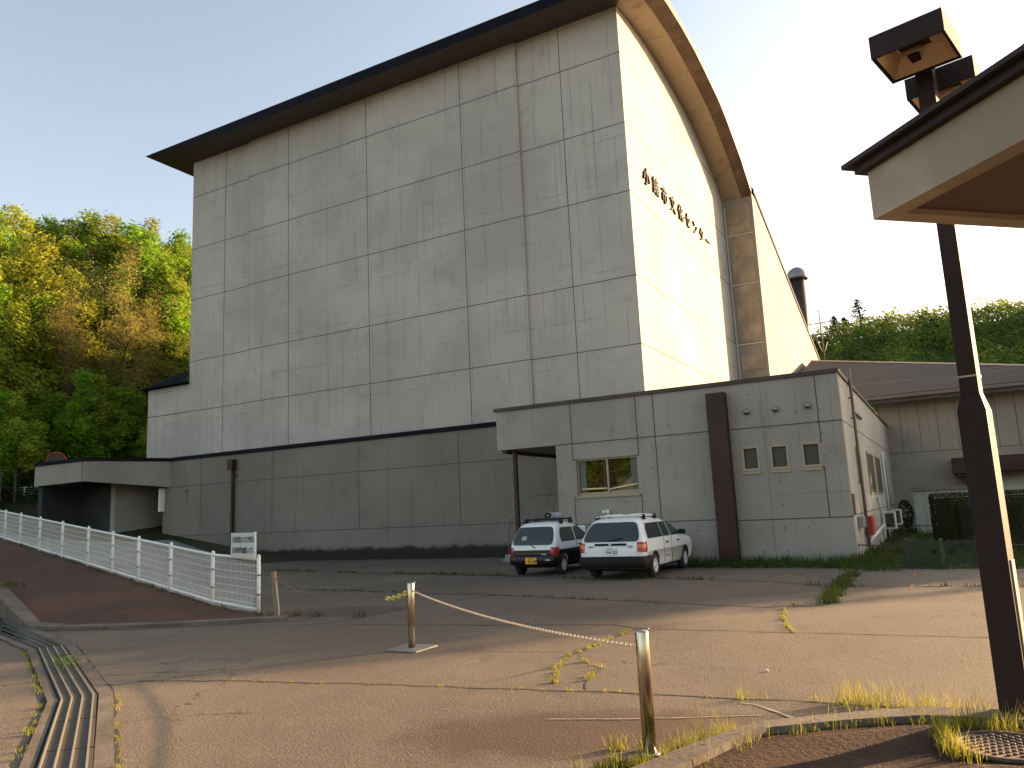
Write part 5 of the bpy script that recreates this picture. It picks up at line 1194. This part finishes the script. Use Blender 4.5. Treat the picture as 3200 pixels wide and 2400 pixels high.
def blade(mb, x, y, z, h, w_, lean=.5, m=0):
    a = random.uniform(0, 6.28); d = Vector((math.cos(a), math.sin(a), 0)); s = Vector((-d.y, d.x, 0))*w_/2; b = Vector((x, y, z)); k = random.uniform(.1, lean)*h
    m1 = b + d*k*.35 + Vector((0, 0, h*.55)); t_ = b + d*k + Vector((0, 0, h))
    mb.face([b-s, b+s, m1+s*.75, m1-s*.75], m); mb.face([m1-s*.75, m1+s*.75, t_], m)
def tuft(mb, x, y, z, n, h, r, w_=.0065, m=0, lean=.7):
    for _ in range(n):
        a = random.uniform(0, 6.28); q = r*random.random()**.7; blade(mb, x+q*math.cos(a), y+q*math.sin(a), z, h*random.uniform(.4, 1.15), w_*random.uniform(.7, 1.4), lean, m)
def along(pts, dens):
    for (x0, y0), (x1, y1) in zip(pts, pts[1:]):
        L = math.hypot(x1-x0, y1-y0)
        for _ in range(int(L*dens+random.random())): u = random.random(); yield x0+(x1-x0)*u, y0+(y1-y0)*u
wd = MB()
for x, y in along(CRP['low'], 9):
    if x > -2.0: tuft(wd, x, y, 0, random.choice((0, 3, 8, 22)), random.uniform(.06, .16), .07, .004)
    elif random.random() < .5: tuft(wd, x, y, 0, 8, .035, .05)
for x, y in along([(-1.0, 7.25), (-.54, 7.27), (-.21, 7.08), (-.02, 6.98), (.12, 7.0)], 60): tuft(wd, x+random.uniform(-.12, .12), y+random.uniform(-.08, .14), 0, random.choice((2, 5, 10)), random.uniform(.08, .26), .07, .0045)
for x, y in along(bed_back[2:], 34): tuft(wd, x+random.uniform(-.04, .06), y+random.uniform(-.09, .04), .04, random.choice((1, 3, 9)), random.uniform(.04, .18), .05, .004)
for x, y in along([(-1.9, 5.05), (-1.78, 5.3), (-1.56, 5.8), (-1.46, 6.03)], 90): tuft(wd, x-random.uniform(.0, .16), y+random.uniform(-.03, .05), 0, random.choice((4, 12)), random.uniform(.05, .16), .05, .004)
for x, y in along([(-2.25, 4.95), (-1.9, 5.1)], 60): tuft(wd, x+random.uniform(-.1, .1), y+random.uniform(-.1, .14), 0, 14, .10, .05)
for x, y in ((-2.28, 5.42), (-2.22, 5.47), (-2.08, 5.48)): tuft(wd, x, y, 0, 22, .12, .05)
for x, y in along([(-.15, 6.55), (.12, 6.62), (.4, 6.62)], 120): tuft(wd, x+random.uniform(-.08, .08), y+random.uniform(-.16, .12), .045, random.choice((3, 8, 12)), random.uniform(.06, .22), .06, .0045)
for x, y in along([(-.22, 6.42), (-.2, 6.15), (-.14, 5.9), (-.05, 5.75)], 80): tuft(wd, x+random.uniform(-.05, .05), y+random.uniform(-.05, .05), .05, random.choice((4, 9, 14)), random.uniform(.06, .2), .06, .0045)
for k in ('v3', 'v4', 'v2'):
    for x, y in along(CRP[k], 12):
        if random.random() < .75: tuft(wd, x, y, 0, 12, .06, .04)
for x, y in along(dL_o[2:], 5): tuft(wd, x-.03, y-.03, 0, 9, .06, .05)
for x, y in along(dR_o[3:], 6): tuft(wd, x+.03, y+.02, 0, 6, .04, .04)
for _ in range(420):
    k = random.random(); x, y = ((random.uniform(-1.0, .1), random.uniform(6.55, 7.4)) if k < .6 else (random.uniform(-1.9, -1.3), random.uniform(5.0, 6.2)))
    blade(wd, x, y, .02, random.uniform(.03, .3)*random.random()+.03, .004, 1.4)
tag(wd.build('dry_grass', M['grass_sun'], fix=False), 'yellow green grass tufts growing in the foreground cracks and kerb', 'grass', kind='stuff')
wg = MB()
for k, dn, hh in (('front', 9, .10), ('mid', 6, .06), ('a', 6, .08)):
    for x, y in along(CRP[k], dn):
        if (math.sin(x*2.1)+math.sin(x*.9+1)) > -.3: tuft(wg, x, y, 0, 7, hh, .09, .012)
for x, y in along(CRP['v1'], 22): tuft(wg, x+random.uniform(-.12, .12), y, 0, 10, .14, .10, .012)
for _ in range(900):
    x = random.uniform(-6.6, -2.0); y = random.uniform(20.2, 22.1); e = 20.9-.15*(x+6)
    if y > e: tuft(wg, x, y, 0, 6, .16 if y < 21.7 else .28, .12, .014)
for _ in range(2600):
    x = random.uniform(-2.3, 4.5); y = random.uniform(19.4, 41) if random.random() < .5 else random.uniform(19.4, 26)
    if y < 20.0 and x > -1.1: continue
    tuft(wg, x, y, 0, 6, random.uniform(.15, .36) if y > 20.9 else .16, .18, .016)
for x, y in along([(-29, 26.3), (-14, 26.3)], 8): tuft(wg, x, y-random.uniform(0, .3), 0, 5, .1, .1, .012)
for t in range(60):
    p = fence_pt(random.uniform(-.2, 22)); tuft(wg, p.x+random.uniform(-.1, .1), p.y-random.uniform(0, .3), p.z, 12, .10, .14, .010)
for x, y in ((-10.7, 10.9), (-10.9, 10.75), (-10.2, 10.95), (-9.3, 11.0), (-11.3, 10.95), (-11.5, 10.85)): tuft(wg, x, y, 0, 30, .12, .14, .010)
for x, y in ((-19.4, 10.6), (-20.3, 11.0)): tuft(wg, x, y, .5, 50, .16, .3, .012)
tag(wg.build('green_grass', M['grass_green'], fix=False), 'green grass along the annex foot, lawn and far cracks', 'grass', kind='stuff')
wv = MB()
for _ in range(170):
    u = random.gauss(0, .3); v = random.gauss(0, .09); c = Vector((-10.2+u*.9, 6.28-u*.45, .03)) + Vector((v*.5, v, random.uniform(0, .09))); leaf(wv, c, random.uniform(.02, .042), (Vector((0, 0, 1))+rnd_dir()*.5).normalized())
for _ in range(60):
    c = Vector((-1.62, 5.42, .05))+rnd_dir()*.05; leaf(wv, c, random.uniform(.012, .025))
gv = MB()
for _ in range(420):
    x = random.uniform(-9, .5); y = random.uniform(3.6, 11); s = random.uniform(.003, .008)
    if x > -1.9 and y < 6.9: continue
    q = [Vector((x, y, .002)) + Vector((math.cos(a+x*9)*s*random.uniform(.7, 1.2), math.sin(a+x*9)*s*random.uniform(.7, 1.2), 0)) for a in (0, 1.57, 3.14, 4.71)]
    tp = Vector((x, y, .002 + s*.9)); gv.face(q)
    for k in range(4): gv.face([q[k], q[(k+1) % 4], tp])
tag(gv.build('loose_grit', M['kerb'], fix=False), 'loose grit scattered over the foreground asphalt', 'grit', kind='stuff')
tag(wv.build('drain_weeds', M['weed'], fix=False), 'bright green leafy weed sprouting through the middle drain grating', 'weed', kind='stuff')
bpy.context.view_layer.update()
for o in bpy.data.objects:
    if '_o' in o: del o['_o']
